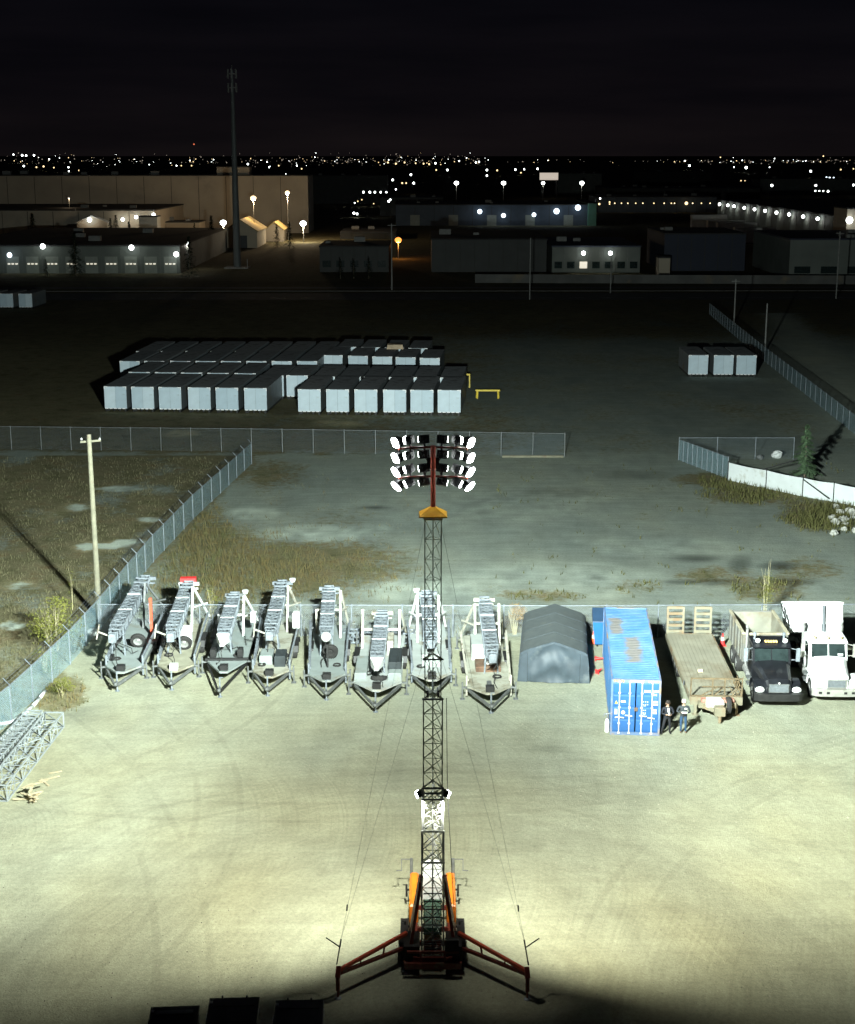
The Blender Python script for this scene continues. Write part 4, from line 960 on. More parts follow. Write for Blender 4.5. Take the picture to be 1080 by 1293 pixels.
# things round the container
t = thing('fuel_bowser_valve', 'white standpipe valve bottle on the ground by the blue container corner', 'valve', G(766.5, 924))
q = MB(); q.lathe([(.001, 0), (.11, 0), (.12, .05), (.12, .5), (.10, .62), (.05, .7)], 12); q.build('body', whitep, t)
q = MB(); q.tube((0, 0, .68), (0, 0, .95), .035, 7); q.tube((-.16, 0, .93), (.16, 0, .97), .035, 7); q.tube((-.16, 0, .93), (-.16, 0, .80), .03, 6); q.build('valve_head', galv, t)
t = thing('skip_bin', 'small dark blue steel bin sticking out behind the blue container', 'bin', G(767, 812), rot)
q = MB(); q.hexa([(-.75, -.6, .1), (.75, -.6, .1), (.75, .6, .1), (-.75, .6, .1), (-.9, -.8, 1.5), (.9, -.8, 1.5), (.9, .8, 1.5), (-.9, .8, 1.5)]); q.build('body', mat('bin blue', (.02, .13, .36), .5, 0, .1, 2, .2), t)
q = MB(); q.hexa([(-.92, -.84, 1.52), (.92, -.84, 1.52), (.92, .84, 1.62), (-.92, .84, 1.62), (-.9, -.82, 1.57), (.9, -.82, 1.57), (.9, .82, 1.92), (-.9, .82, 1.92)]); q.build('lid', mat('bin lid blue', (.03, .07, .14), .6, 0, .1, 2), t)
q = MB()
for s in (-1, 1): q.bar((s * .6, -.7, .05), (s * .6, .7, .05), .1)
q.build('skid', blackm, t)
coneo = mat('cone orange', (.85, .12, .03), .5, 0, .05, 3); coner = mat('cone red', (.75, .03, .03), .5, 0, .05, 3)
def cone(label, pos, m, lying=0, band=True):
    t = thing('traffic_cone', label, 'cone', pos, 0)
    if lying: t.rotation_euler = (R(82), 0, lying); t.location.z = .12; t.scale = (.65, .65, .65)
    q = MB(); q.prism([(-.19, -.19), (.19, -.19), (.19, .19), (-.19, .19)], 0, .035); q.build('base', m, t)
    q = MB(); q.lathe([(.15, .035), (.105, .32)], 14); q.lathe([(.07, .52), (.03, .74), (.001, .75)], 14); q.build('body', m, t)
    q = MB(); q.lathe([(.105, .32), (.07, .52)], 14) if band else q.lathe([(.105, .32), (.07, .52)], 14); q.build('reflective_band', whitep if band else m, t)
cone('orange cone with a white band standing between the grey shelter and the blue container', G(749.5, 812), coneo)
cone('red cone with a white band standing beside the tilted ramp trailer', G(912.5, 815), coner)
cone('red cone lying on its side by the grey shelter, farther of two', G(752, 834), coner, 1.2, False)
cone('red cone lying on its side by the grey shelter, nearer of two', G(754, 851), coner, 2.4, False)

# ------------------------------------------------------------------ tarpaulin shelter
f = G(699, 862); rr_ = G(701, 763, 2.32); rot = -math.atan2(rr_.x - f.x, rr_.y - f.y)
TS = thing('tarpaulin_shelter', 'grey tarpaulin garage shelter with a closed sagging front flap', 'shelter', f, rot)
tarp = mat('grey tarpaulin', (.048, .066, .082), .6, 0, .2, 1.6, .2, .3, dirtcol=(.11, .13, .14))
tarpr = mat('roof tarpaulin', (.082, .098, .10), .8, 0, .12, 2.5, .15, .2, dirtcol=(.11, .12, .11))
prof = [(-1.95, 0), (-1.90, .9), (-1.80, 1.62), (-1.55, 1.80), (0, 2.32), (1.55, 1.80), (1.80, 1.62), (1.90, .9), (1.95, 0)]
NY = 15; LEN = 7.2; q = MB(); vs = []
for j in range(NY):
    y_ = LEN * j / (NY - 1); rib = .5 - .5 * math.cos(2 * math.pi * y_ / 1.8)
    for i, (x, z) in enumerate(prof): vs.append((x * (1 - .005 * rib), y_, z * (1 - .006 * rib) + (.01 * mn.noise(Vector((x * 2, y_ * 2, 0))))))
n = len(prof); q.add(vs, [(j * n + i, j * n + i + 1, (j + 1) * n + i + 1, (j + 1) * n + i) for j in range(NY - 1) for i in range(n - 1)])
q.build('roof_cover', tarpr, TS, True)
q = MB(); NX, NZ = 22, 14; vs = []
def roofz(x):
    ax = abs(x); return 2.32 - ax * .335 if ax < 1.55 else max(0, 1.80 - (ax - 1.55) * .72)
for i in range(NX + 1):
    x = -1.42 + 2.84 * i / NX
    for j in range(NZ + 1):
        u = j / NZ; z = .04 + (roofz(x) - .12) * u
        xn = x / 1.42; sag = .11 * math.sin(9 * (u + .42 * xn * xn)) * (1 - xn * xn) + .035 * math.sin(11 * xn + 5 * u) + .05 * mn.noise(Vector((x * 2, z * 2, 4)))
        vs.append((x, -.06 - .10 * (1 - u) * (1 - xn * xn) + sag * .8, z))
q.add(vs, [(i * (NZ + 1) + j, (i + 1) * (NZ + 1) + j, (i + 1) * (NZ + 1) + j + 1, i * (NZ + 1) + j + 1) for i in range(NX) for j in range(NZ)])
q.build('front_flap', tarp, TS, True)
for s in (-1, 1):
    q = MB(); q.add([(s * 1.43, -.05, .02), (s * 1.97, .02, -.0), (s * 1.90, .02, .9), (s * 1.80, .02, 1.60), (s * 1.55, -.03, 1.78), (s * 1.43, -.05, 1.80)], [(0, 1, 2, 3, 4, 5)]); q.build('side_flap', tarp, TS)
q = MB()
for a, b_ in zip(prof[1:-2], prof[2:-1]): q.bar((a[0], -.05, a[1] - .03), (b_[0], -.05, b_[1] - .03), .05, .14)
q.build('valance', tarp, TS)
q = MB()
for y_ in (.05, 1.8, 3.6, 5.4, 7.15): q.path([Vector((x * .97, y_, max(0, z * .965 - .01))) for x, z in prof], .03, 6)
q.build('frame', galv, TS)
for y_ in (1.8, 3.6, 5.4):
    q = MB(); q.path([Vector((x * 1.004, y_, z * 1.0 + .004)) for x, z in prof], .008, 5); q.build('roof_seam', tarp, TS)
q = MB(); q.add([(x, LEN - .02, z) for x, z in prof], [tuple(range(n))]); q.build('rear_flap', tarp, TS)
# ------------------------------------------------------------------ tilted ramp trailer
f = G(904, 880, .9); f.z = 0; rr_ = G(870.5, 799, 1.0); rot = -math.atan2(rr_.x - f.x, rr_.y - f.y)
LB = thing('equipment_trailer', 'long flat equipment trailer with two upright slatted ramps and a front guard rail', 'trailer', f, rot)
LD = (Vector((rr_.x, rr_.y, 0)) - f).length
dk = mat('dusty deck boards', (.25, .237, .18), .85, 0, .18, .55, .35, .1, dirtcol=(.17, .14, .09))
lbf = mat('trailer frame tan', (.20, .185, .13), .7, 0, .2, 2, .4, dirtcol=(.20, .13, .07))
q = MB()
for k in range(12): q.box(-1.3 + k * .2175, -1.3 + k * .2175 + .205, .05, LD, .86, .92 + .004 * (k % 3))
q.build('deck', dk, LB)
q = MB(); q.box(-1.36, -1.305, .0, LD, .66, .94); q.box(1.315, 1.37, .0, LD, .66, .94); q.box(-1.30, 1.31, -.06, .04, .60, .95); q.box(-1.3, 1.31, LD, LD + .1, .55, .94)
for s in (-1, 1): q.bar((s * .5, .1, .70), (s * .5, LD, .70), .14, .26)
q.build('frame', lbf, LB)
for s in (-1, 1):
    x0, x1 = (.34, 1.24) if s > 0 else (-1.24, -.34)
    q = MB()
    for xx in (x0, x1): q.bar((xx, LD + .12, .62), (xx, LD + .26, 2.5), .12, .12)
    for k in range(6): u = k / 5; q.bar((x0, LD + .12 + .14 * u, .70 + 1.74 * u), (x1, LD + .12 + .14 * u, .70 + 1.74 * u), .1, .16)
    q.build('ramp', lbf, LB)
# front guard rail
q = MB()
for x in (-1.3, -.2, .42, 1.3): q.bar((x, -.10, .95), (x, -.14, 1.95), .07)
for z in (1.0, 1.93): q.bar((-1.33, -.12, z), (1.33, -.12, z), .07)
q.bar((-.75, -.12, 1.02), (.1, -.12, 1.5), .05); q.bar((-.75, -.12, 1.5), (.42, -.12, 1.5), .05); q.bar((-.1, -.12, 1.02), (.42, -.12, 1.5), .05)
q.build('guard_rail', mat('rusty rail', (.12, .09, .05), .8, 0, .35, 3), LB)
q = MB()
for k in range(70):
    a = Vector((1.05 + random.gauss(0, .13), -.08 + random.gauss(0, .05), random.uniform(1.0, 1.8))); b_ = a + Vector((random.gauss(0, .12), random.gauss(0, .05), random.gauss(0, .2))); q.bar(a, b_, .018)
q.build('chain_bundle', mat('rusty chain', (.18, .13, .07), .8, 0, .3, 5), LB)
q = MB(); q.box(-1.33, 1.33, -.26, -.14, .55, .98); q.box(-.95, .95, -.62, -.27, .52, .80); q.build('nose_beam', lbf, LB)
q = MB(); q.box(-.8, .85, -.60, -.3, .81, .98); q.build('red_step', mat('faded red', (.42, .20, .15), .7, 0, .2, 3, .3), LB)
HIT = G(909, 914) - f; HIT = Matrix.Rotation(-rot, 3, 'Z') @ HIT
q = MB()
for s in (-1, 1): q.bar((s * .8, -.5, .62), (HIT.x + s * .1, HIT.y + .3, .55), .12, .2)
q.build('drawbar', lbf, LB)
q = MB(); q.cbox(HIT.x - .26, HIT.x + .26, HIT.y - .05, HIT.y + .42, .40, .86, .05); q.tube((HIT.x, HIT.y + .05, .02), (HIT.x, HIT.y + .05, .5), .09, 8); q.build('hitch', lbf, LB)
q = MB(); q.cbox(HIT.x - .62, HIT.x + .28, HIT.y + .55, HIT.y + 1.15, .66, 1.05, .1); q.build('toolbox', mat('pale tool box', (.5, .5, .46), .5, 0, .1, 2, .2), LB)
q = MB(); q.lathe([(.26, -.12), (.42, -.11), (.44, 0), (.42, .11), (.26, .12)], 16, (HIT.x + .52, HIT.y + .75, .72), 'x'); q.build('spare_wheel', rubber, LB)
for s in (-1, 1):
    q = MB(); q.bar((s * 1.05, -.2, .02), (s * 1.05, -.2, .9), .13); q.box(s * 1.05 - .16, s * 1.05 + .16, -.36, -.04, 0, .04); q.build('landing_leg', lbf, LB)
    for y_ in (5.6, 6.6, 7.6): wheel(LB, s * 1.14, y_, .40, .3)
q = MB(); q.bar((-1.34, 2.2, .97), (-1.46, 1.4, 1.05), .05); q.tube((1.37, 1.5, .8), (1.62, 1.5, .8), .05, 6); q.build('side_marker', galv, LB)
o = MB(); o.box(-.13, .13, -.09, .09, 0, .12); o = o.build('small_carton', mat('carton', (.6, .5, .35), .8)); o.location = G(884.5, 848, .93); tag(o, 'small pale carton lying on the deck of the flat equipment trailer', 'box')

# ------------------------------------------------------------------ dump trucks
def dump_truck(name_label, pos, rot, paint, boxm, bedm, raised, grille_w, chrome):
    t = thing('dump_truck', name_label, 'dump truck', pos, rot)
    q = MB()
    for s in (-1, 1): q.bar((s * .42, .4, .85), (s * .42, 8.4, .85), .12, .26)
    q.box(-.4, .4, 3.9, 4.3, .7, 1.0); q.build('chassis', blackm, t)
    # bumper
    q = MB(); q.prism([(-1.25, .22), (-1.05, .04), (-.6, 0), (.6, 0), (1.05, .04), (1.25, .22), (1.25, .34), (-1.25, .34)], .42, .80); bp_ = q.build('bumper', chrome, t)
    for x in (-.85, -.45, .45, .85): q = MB(); q.box(x - .08, x + .08, -.012 if abs(x) < .6 else .015, .035, .56, .68); q.build('bumper_slot', blackm, bp_)
    # hood: tapered, rounded
    st = [(.22, .62, 1.30, .55), (.45, .72, 1.52, .55), (1.1, .80, 1.66, .58), (1.9, .92, 1.80, .62), (2.35, 1.0, 1.88, .66)]
    vs = []; n = 9
    for y_, wd, top, bot in st:
        vs += [(-wd, y_, .75), (-wd * 1.0, y_, top - .38), (-wd * .93, y_, top - .15), (-wd * .75, y_, top - .04), (0, y_, top), (wd * .75, y_, top - .04), (wd * .93, y_, top - .15), (wd, y_, top - .38), (wd, y_, .75)]
    fs = [(j * n + i, j * n + i + 1, (j + 1) * n + i + 1, (j + 1) * n + i) for j in range(len(st) - 1) for i in range(n - 1)] + [tuple(range(n))[::-1]]
    q = MB(); q.add(vs, fs); q.build('hood', paint, t)
    # grille
    q = MB(); q.box(-grille_w, grille_w, .16, .22, .84, 1.30); q.build('grille_frame', chrome if chrome is not blackm else galv_d, t)
    g = MB(); g.box(-grille_w + .04, grille_w - .04, .145, .165, .88, 1.26); go_ = g.build('grille', mat('grille mesh', (.22, .24, .26), .4, .5, .2, 9), t)
    q = MB()
    for k in range(15): x = -grille_w + .06 + k * (2 * grille_w - .12) / 14; q.box(x - .008, x + .008, .13, .148, .88, 1.26)
    for z in (1.0, 1.13): q.box(-grille_w + .04, grille_w - .04, .134, .146, z - .008, z + .008)
    q.build('grille_bar', galv, go_)
    q = MB(); q.lathe([(.001, -.02), (.05, -.02), (.05, .02), (.001, .02)], 10, (0, .15, 1.36), 'y'); q.build('emblem', white, t)
    for s in (-1, 1):
        # fender arch
        arc = [(1.15 + .74 * math.cos(a), .55 + .74 * math.sin(a)) for a in [k * math.pi / 10 for k in range(11)]]; arc2 = [(1.15 + .64 * math.cos(a), .55 + .64 * math.sin(a)) for a in [k * math.pi / 10 for k in range(10, -1, -1)]]
        x0, x1 = sorted((s * .74, s * 1.22)); q = MB(); q.prismx(arc + arc2, x0, x1)
        x0, x1 = sorted((s * .70, s * 1.14)); q.hexa([(x0, .30, .78), (x1, .30, .78), (x1, .62, .78), (x0, .62, .78), (x0, .34, 1.12), (x1, .42, 1.05), (x1, .62, 1.2), (x0, .62, 1.2)]); q.build('fender', paint, t)
        q = MB(); q.lathe([(.001, -.05), (.10, -.05), (.16, .0), (.17, .06), (.001, .06)], 12, (s * .95, .30, .94), 'y'); q.v = [(x + (x - s * .95) * .5, y, z) for x, y, z in q.v]; q.build('headlight', mat('headlight glass', (.85, .86, .84), .15, .2, .05, 3), t)
        wheel(t, s * 1.06, 1.15, .52, .28)
        for y_ in (6.0, 7.35): wheel(t, s * .96, y_, .52, .52)
        # mirror
        q = MB(); q.bar((s * 1.0, 2.5, 1.85), (s * 1.38, 2.35, 1.9), .03); q.bar((s * 1.0, 2.5, 2.5), (s * 1.38, 2.35, 2.45), .03); q.cbox(s * 1.38 - .1, s * 1.38 + .1, 2.30, 2.40, 1.82, 2.55, .03); q.build('mirror', chrome if chrome is not blackm else galv, t)
        q = MB(); x0, x1 = sorted((s * .55, s * 1.12)); q.lathe([(.001, -.55), (.30, -.55), (.30, .55), (.001, .55)], 16, (s * .86, 3.75, .78), 'y'); q.build('fuel_tank', rimm, t)
        q = MB(); x0, x1 = sorted((s * .6, s * 1.2)); q.box(x0, x1, 2.45, 3.0, .42, .50); q.box(x0, x1, 2.5, 3.05, .72, .8); q.build('cab_step', galv_d, t)
    # cab
    q = MB(); sec = [(2.30, .9), (2.30, 1.72), (2.62, 2.58), (2.85, 2.70), (3.85, 2.74), (3.95, 2.62), (3.95, .9)]
    q.prismx(sec, -1.0, 1.0); q.build('cab', paint, t)
    def gl(nm, pts, parent=t): q = MB(); q.add(pts, [tuple(range(len(pts)))]); return q.build(nm, glass, parent)
    nrm = Vector((0, -.937, .349)) * .012
    for x0, x1 in ((-.90, -.03), (.03, .90)): gl('windshield', [Vector(v) + nrm for v in ((x0, 2.33, 1.80), (x1, 2.33, 1.80), (x1 * .97, 2.59, 2.50), (x0 * .97, 2.59, 2.50))])
    if raised: q = MB(); q.add([Vector(v) + nrm * 1.4 for v in ((.50, 2.36, 1.88), (.78, 2.36, 1.88), (.77, 2.46, 2.12), (.49, 2.46, 2.12))], [(0, 1, 2, 3)]); q.build('windshield_paper', white, t)
    for s in (-1, 1):
        q = MB(); x0, x1 = sorted((s * 1.0, s * 1.03)); q.prismx([(2.42, .95), (2.42, 1.80), (2.68, 2.50), (3.45, 2.55), (3.45, .95)], x0, x1); do_ = q.build('door', paint, t)
        gl('side_window', [(s * 1.034, 2.48, 1.82), (s * 1.034, 2.70, 2.44), (s * 1.034, 3.38, 2.46), (s * 1.034, 3.38, 1.82)], do_)
    q = MB(); q.hexa([(-1.0, 2.38, 2.54), (1.0, 2.38, 2.54), (1.0, 2.66, 2.66), (-1.0, 2.66, 2.66), (-1.0, 2.37, 2.57), (1.0, 2.37, 2.57), (1.0, 2.67, 2.70), (-1.0, 2.67, 2.70)]); q.build('sun_visor', paint, t)
    for k in range(5):
        if raised and k in (1, 3): continue
        q = MB(); q.lathe([(.001, -.09), (.055, -.07), (.07, .07), (.001, .08)], 10, (-.28 + k * .14 if not raised else (-.7 + k * .35), 2.72, 2.79 + 0), 'y'); q.build('marker_lamp', mat('amber lamp', (.75, .50, .18), .3), t)
    if not raised:
        for s in (-1, 1):
            q = MB(); q.lathe([(.001, .1), (.10, .08), (.13, -.06), (.001, -.06)], 12, (s * .72, 2.7, 2.86), 'y'); q.build('work_lamp', whitep, t)
            q = MB(); q.lathe([(.06, .0), (.06, .20), (.10, .22), (.10, .36), (.001, .40)], 10, (s * .78, 3.25, 2.74)); q.build('air_horn', galv, t)
    for s in ((-1,) if not raised else (-1, 1)):
        q = MB(); q.tube((s * 1.02, 4.08, 1.0), (s * 1.02, 4.08, 3.05), .075, 10); q.tube((s * 1.02, 4.08, 3.05), (s * 1.02, 4.2, 3.2), .075, 10); q.build('exhaust_stack', rimm, t)
    # tub
    box = bpy.data.objects.new('dump_box', None)
    HB, LBX, WB = 1.55, 4.25, 1.22
    def B_(q, x0, x1, y0, y1, z0, z1): q.box(x0, x1, y0, y1, z0, z1)
    yh, zh = 8.45, 1.15
    ang = R(19) if raised else 0
    Mx = Matrix.Translation((0, yh, zh)) @ Matrix.Rotation(-ang, 4, 'X')
    def emit(nm, mm, fn, parent=t):
        q = MB(); fn(q); q.v = [tuple(Mx @ Vector(v)) for v in q.v]; return q.build(nm, mm, parent)
    def tub(q):
        q.box(-WB, WB, -LBX, 0, 0, .08)
        for s in (-1, 1):
            x0, x1 = sorted((s * (WB - .06), s * WB)); q.prismx([(-LBX, .085), (0, .085), (0, HB * (1.02 if raised else 1)), (-LBX * .15, HB), (-LBX, HB)], x0, x1)
    bx = emit('dump_box', boxm, tub)
    emit('box_front', boxm, lambda q: (q.box(-WB + .061, WB - .061, -LBX, -LBX + .07, .085, HB + (.0 if not raised else .12)),), bx)
    emit('tailgate', boxm, lambda q: (q.box(-WB + .061, WB - .061, -.06, 0, .085, HB + (.18 if raised else .06)),), bx)
    emit('box_liner', bedm, lambda q: (q.box(-WB + .065, WB - .065, -LBX + .075, -.065, .082, .10), q.box(-WB + .062, -WB + .07, -LBX + .08, -.07, .1, HB - .03), q.box(WB - .07, WB - .062, -LBX + .08, -.07, .1, HB - .03), q.box(-WB + .08, WB - .08, -.075, -.062, .1, HB - .02)), bx)
    emit('top_rail', boxm if raised else mat('dusty rail', (.34, .31, .22), .7, 0, .2, 2, .3), lambda q: [q.box(*sorted((s * (WB - .09), s * (WB + .05))), -LBX, 0, HB + .002, HB + .1) for s in (-1, 1)] + [q.box(-WB - .05, WB + .05, -.085, .03, HB + .19, HB + .27) if raised else q.box(-WB + .1, WB - .1, -LBX - .04, -LBX + .1, HB + .002, HB + .09)], bx)
    for s in (-1, 1):
        for y_ in (-.5, -1.4, -2.3, -3.2, -4.0): emit('side_rib', boxm, lambda q: q.box(*sorted((s * WB, s * (WB + .06))), y_ - .05, y_ + .05, .05, HB), bx)
    if raised:
        for s in (-1, 1): emit('tarp_arm', blackm, lambda q: (q.bar((s * (WB + .08), -1.6, .5), (s * (WB + .08), -.1, HB + .1), .06), q.bar((s * (WB + .08), -.9, HB - .1), (s * (WB + .08), -2.4, .35), .06)), bx)
        q = MB(); top = Mx @ Vector((.18, -LBX - .12, HB - .1)); bot = Vector((.18, 4.12, 1.0))
        for k, r_ in enumerate((.15, .12, .09)): a, b_ = bot.lerp(top, k / 3), bot.lerp(top, (k + 1) / 3); q.tube(a, b_, r_, 12)
        q.build('hoist_cylinder', mat('hoist steel', (.09, .10, .11), .35, .6, .2, 3), t)
    else:
        q = MB(); q.box(-1.0, 1.0, 4.0, 4.16, 1.1, 2.2); q.build('cab_guard', blackm, t)
    return t
blacktruck = (984.5, 888)
f = G(984, 886, .42); f.z = 0; rr_ = G(950.5, 773, 2.75); rot = -math.atan2(rr_.x - f.x, rr_.y - f.y)
bm_ = mat('worn box steel', (.14, .14, .125), .7, .1, .25, 1.4, .35, dirtcol=(.13, .11, .07))
bl_ = mat('bare worn steel bed', (.24, .235, .19), .6, .2, .25, .9, .45, .1, dirtcol=(.17, .14, .09))
dump_truck('black conventional-cab dump truck with an open empty box', f, rot, black, bm_, bl_, False, .52, blackm)
f = G(1057, 880, .42); f.z = 0
wt = mat('truck white', (.74, .76, .75), .35, 0, .05, 1.5, .08, dirtcol=(.5, .49, .44))
chr_ = mat('dull chrome', (.42, .42, .38), .4, .4, .15, 3, .2)
dump_truck('white conventional-cab dump truck with its box raised and dark hoist cylinder showing', f, R(-2), wt, wt, wt, True, .50, chr_)

# ------------------------------------------------------------------ two people
skin = mat('skin', (.42, .26, .18), .6, 0, .05, 4)
def person(label, pos, rz, joints, colors, hat, extra=None):
    t = thing('person', label, 'person', pos, rz)
    bm = bmesh.new(); sk = bm.verts.layers.skin.verify(); V = {}
    for nme, (p, r) in joints['v'].items():
        v = bm.verts.new(p); v[sk].radius = (r, r) if not isinstance(r, tuple) else r; V[nme] = v
    V['pelvis'][sk].use_root = True
    for ch in joints['e']:
        for a, b_ in zip(ch[:-1], ch[1:]): bm.edges.new((V[a], V[b_]))
    me = bpy.data.meshes.new('body'); bm.to_mesh(me); bm.free()
    o = bpy.data.objects.new('tmp', me); COL.objects.link(o)
    o.modifiers.new('s', 'SKIN'); sd = o.modifiers.new('d', 'SUBSURF'); sd.levels = 2; sd.render_levels = 2
    dg = bpy.context.evaluated_depsgraph_get(); dg.update(); ev = o.evaluated_get(dg)
    m2 = bpy.data.meshes.new_from_object(ev); bpy.data.objects.remove(o)
    m2.name = 'body'
    for mm in (skin, colors['top'], colors['trousers'], colors['shoes']): m2.materials.append(mm)
    for pl in m2.polygons:
        c = pl.center; pl.use_smooth = True
        hl_, hr_ = Vector(joints['v']['hand_l'][0]), Vector(joints['v']['hand_r'][0])
        if c.z > 1.46 or (c - hl_).length < .12 or (c - hr_).length < .12: pl.material_index = 0
        elif c.z < .10: pl.material_index = 3
        elif c.z < .90 : pl.material_index = 2
        else: pl.material_index = 1
    b_ = bpy.data.objects.new('body', m2); COL.objects.link(b_); b_.parent = t
    hd = Vector(joints['v']['head'][0])
    q = MB(); q.lathe([(.112, -.02), (.118, .03), (.105, .09), (.07, .125), (.001, .14)], 14, (hd.x, hd.y + .012, hd.z + .015)); 
    if hat == 'cap': q.add([(hd.x - .08, hd.y - .09, hd.z + .03), (hd.x + .08, hd.y - .09, hd.z + .03), (hd.x + .055, hd.y - .20, hd.z + .015), (hd.x - .055, hd.y - .20, hd.z + .015)], [(0, 1, 2, 3)])
    q.build('cap' if hat == 'cap' else 'hair', colors['hat'], t, True)
    # face
    q = MB(); q.add([(hd.x - .018, hd.y - .105, hd.z - .05), (hd.x + .018, hd.y - .105, hd.z - .05), (hd.x, hd.y - .135, hd.z - .048), (hd.x, hd.y - .108, hd.z + .005)], [(0, 1, 2), (0, 2, 3), (1, 3, 2)])
    for s in (-1, 1): q.ball((hd.x + s * .108, hd.y + .01, hd.z - .03), .022, 6, 1.4)
    q.build('nose_and_ears', skin, t)
    q = MB()
    for s in (-1, 1): q.ball((hd.x + s * .036, hd.y - .098, hd.z - .005), .013, 6)
    q.add([(hd.x - .028, hd.y - .106, hd.z - .082), (hd.x + .028, hd.y - .106, hd.z - .082), (hd.x + .025, hd.y - .104, hd.z - .074), (hd.x - .025, hd.y - .104, hd.z - .074)], [(0, 1, 2, 3)])
    q.build('eyes_and_mouth', mat('dark features', (.06, .03, .025), .5), t)
    if extra: extra(t)
    return t
def joints(leg_l, leg_r, arm_l, arm_r, lean=0., fat=1.):
    v = {'pelvis': ((0, 0, .96), .145 * fat), 'waist': ((0, .0, 1.10), .140 * fat), 'chest': ((lean, -.01, 1.30), (.165 * fat, .125 * fat)), 'neck0': ((lean, .0, 1.46), .075), 'neck': ((lean, -.01, 1.53), .055), 'head': ((lean, -.025, 1.645), .098), 'crown': ((lean, -.015, 1.735), .075)}
    e = [['pelvis', 'waist', 'chest', 'neck0', 'neck', 'head', 'crown']]
    for s, nm, (hip, knee, ank, toe) in ((-1, 'l', leg_l), (1, 'r', leg_r)):
        v['hip_' + nm] = (hip, .092); v['knee_' + nm] = (knee, .066); v['ankle_' + nm] = (ank, .048); v['toe_' + nm] = (toe, .042)
        e.append(['pelvis', 'hip_' + nm, 'knee_' + nm, 'ankle_' + nm, 'toe_' + nm])
    for s, nm, (sh, el, wr, hand) in ((-1, 'l', arm_l), (1, 'r', arm_r)):
        v['sh_' + nm] = (sh, .072); v['el_' + nm] = (el, .054); v['wr_' + nm] = (wr, .036); v['hand_' + nm] = (hand, (.036, .022))
        e.append(['chest', 'sh_' + nm, 'el_' + nm, 'wr_' + nm, 'hand_' + nm])
        d = (Vector(hand) - Vector(wr)).normalized(); sd = d.cross(Vector((0, 0, 1))).normalized(); dn = Vector((0, 0, -1))
        for k in range(4):
            f0 = Vector(hand) + d * .035 + sd * (.027 - .018 * k); ln_ = (.030, .036, .034, .026)[k]
            f1 = f0 + d * ln_ + dn * .006; f2 = f1 + d * ln_ * .6 + dn * .022
            v['f%d0_%s' % (k, nm)] = (tuple(f0), .0095); v['f%d1_%s' % (k, nm)] = (tuple(f1), .0085); v['f%d2_%s' % (k, nm)] = (tuple(f2), .0075)
            e.append(['hand_' + nm, 'f%d0_%s' % (k, nm), 'f%d1_%s' % (k, nm), 'f%d2_%s' % (k, nm)])
        t0 = Vector(hand) - sd * .035 * s * -1; t1 = t0 + d * .03 + sd * .012 * s
        v['t0_' + nm] = (tuple(t0), .011); v['t1_' + nm] = (tuple(t1), .009); e.append(['hand_' + nm, 't0_' + nm, 't1_' + nm])
    return {'v': v, 'e': e}
jA = joints(((-.10, 0, .90), (-.19, -.05, .50), (-.27, .03, .085), (-.30, -.12, .045)), ((.10, 0, .90), (.13, -.03, .50), (.16, .04, .085), (.19, -.11, .045)),
            ((-.21, .0, 1.39), (-.30, -.02, 1.13), (-.10, -.24, 1.10), (-.04, -.29, 1.13)), ((.21, .0, 1.39), (.30, -.02, 1.13), (.11, -.24, 1.08), (.05, -.29, 1.10)), .01)
jB = joints(((-.10, 0, .90), (-.11, -.03, .50), (-.11, .03, .085), (-.13, -.13, .045)), ((.10, 0, .90), (.12, -.03, .50), (.13, .03, .085), (.15, -.13, .045)),
            ((-.22, .0, 1.39), (-.33, -.0, 1.13), (-.12, -.24, 1.16), (-.05, -.30, 1.19)), ((.22, .0, 1.39), (.31, -.04, 1.13), (.12, -.26, 1.16), (.05, -.31, 1.16)), 0., 1.12)
jk1 = mat('dark navy jacket', (.014, .017, .026), .8, 0, .2, 6); tr1 = mat('dark work trousers', (.014, .015, .02), .8, 0, .2, 6)
jk2 = mat('charcoal jacket', (.035, .042, .048), .8, 0, .2, 6); tr2 = mat('blue jeans', (.025, .065, .13), .8, 0, .2, 6); boots = mat('tan boots', (.16, .11, .07), .7, 0, .2, 6)
pA = G(842, 927); pB = G(862.5, 925.5)
def phone(t):
    q = MB(); q.box(-.05, .05, -.335, -.322, 1.10, 1.24); q.build('phone', mat('pale phone case', (.6, .62, .62), .3), t)
    q = MB(); q.prism([(-.045, -.155), (.055, -.155), (.03, -.135), (-.02, -.135)], 1.2, 1.42); q.build('shirt_front', mat('pale shirt', (.6, .6, .6), .8), t)
person('person in dark jacket and dark trousers standing in the container shadow, looking at a phone', pA, R(6), jA, {'top': jk1, 'trousers': tr1, 'shoes': blackm, 'hat': mat('dark hair', (.02, .016, .013), .8)}, 'hair', phone)
def papers(t):
    q = MB(); q.hexa([(-.13, -.40, 1.17), (.15, -.40, 1.17), (.15, -.27, 1.21), (-.13, -.27, 1.21), (-.13, -.403, 1.178), (.15, -.403, 1.178), (.15, -.273, 1.218), (-.13, -.273, 1.218)]); q.build('papers', whitep, t)
    q = MB(); q.box(.02, .14, -.185, -.165, 1.30, 1.38); q.build('jacket_patch', whitep, t)
person('person in charcoal jacket and blue jeans with a pale cap, holding white papers', pB, R(-4), jB, {'top': jk2, 'trousers': tr2, 'shoes': boots, 'hat': mat('pale cap', (.6, .58, .52), .8)}, 'cap', papers)

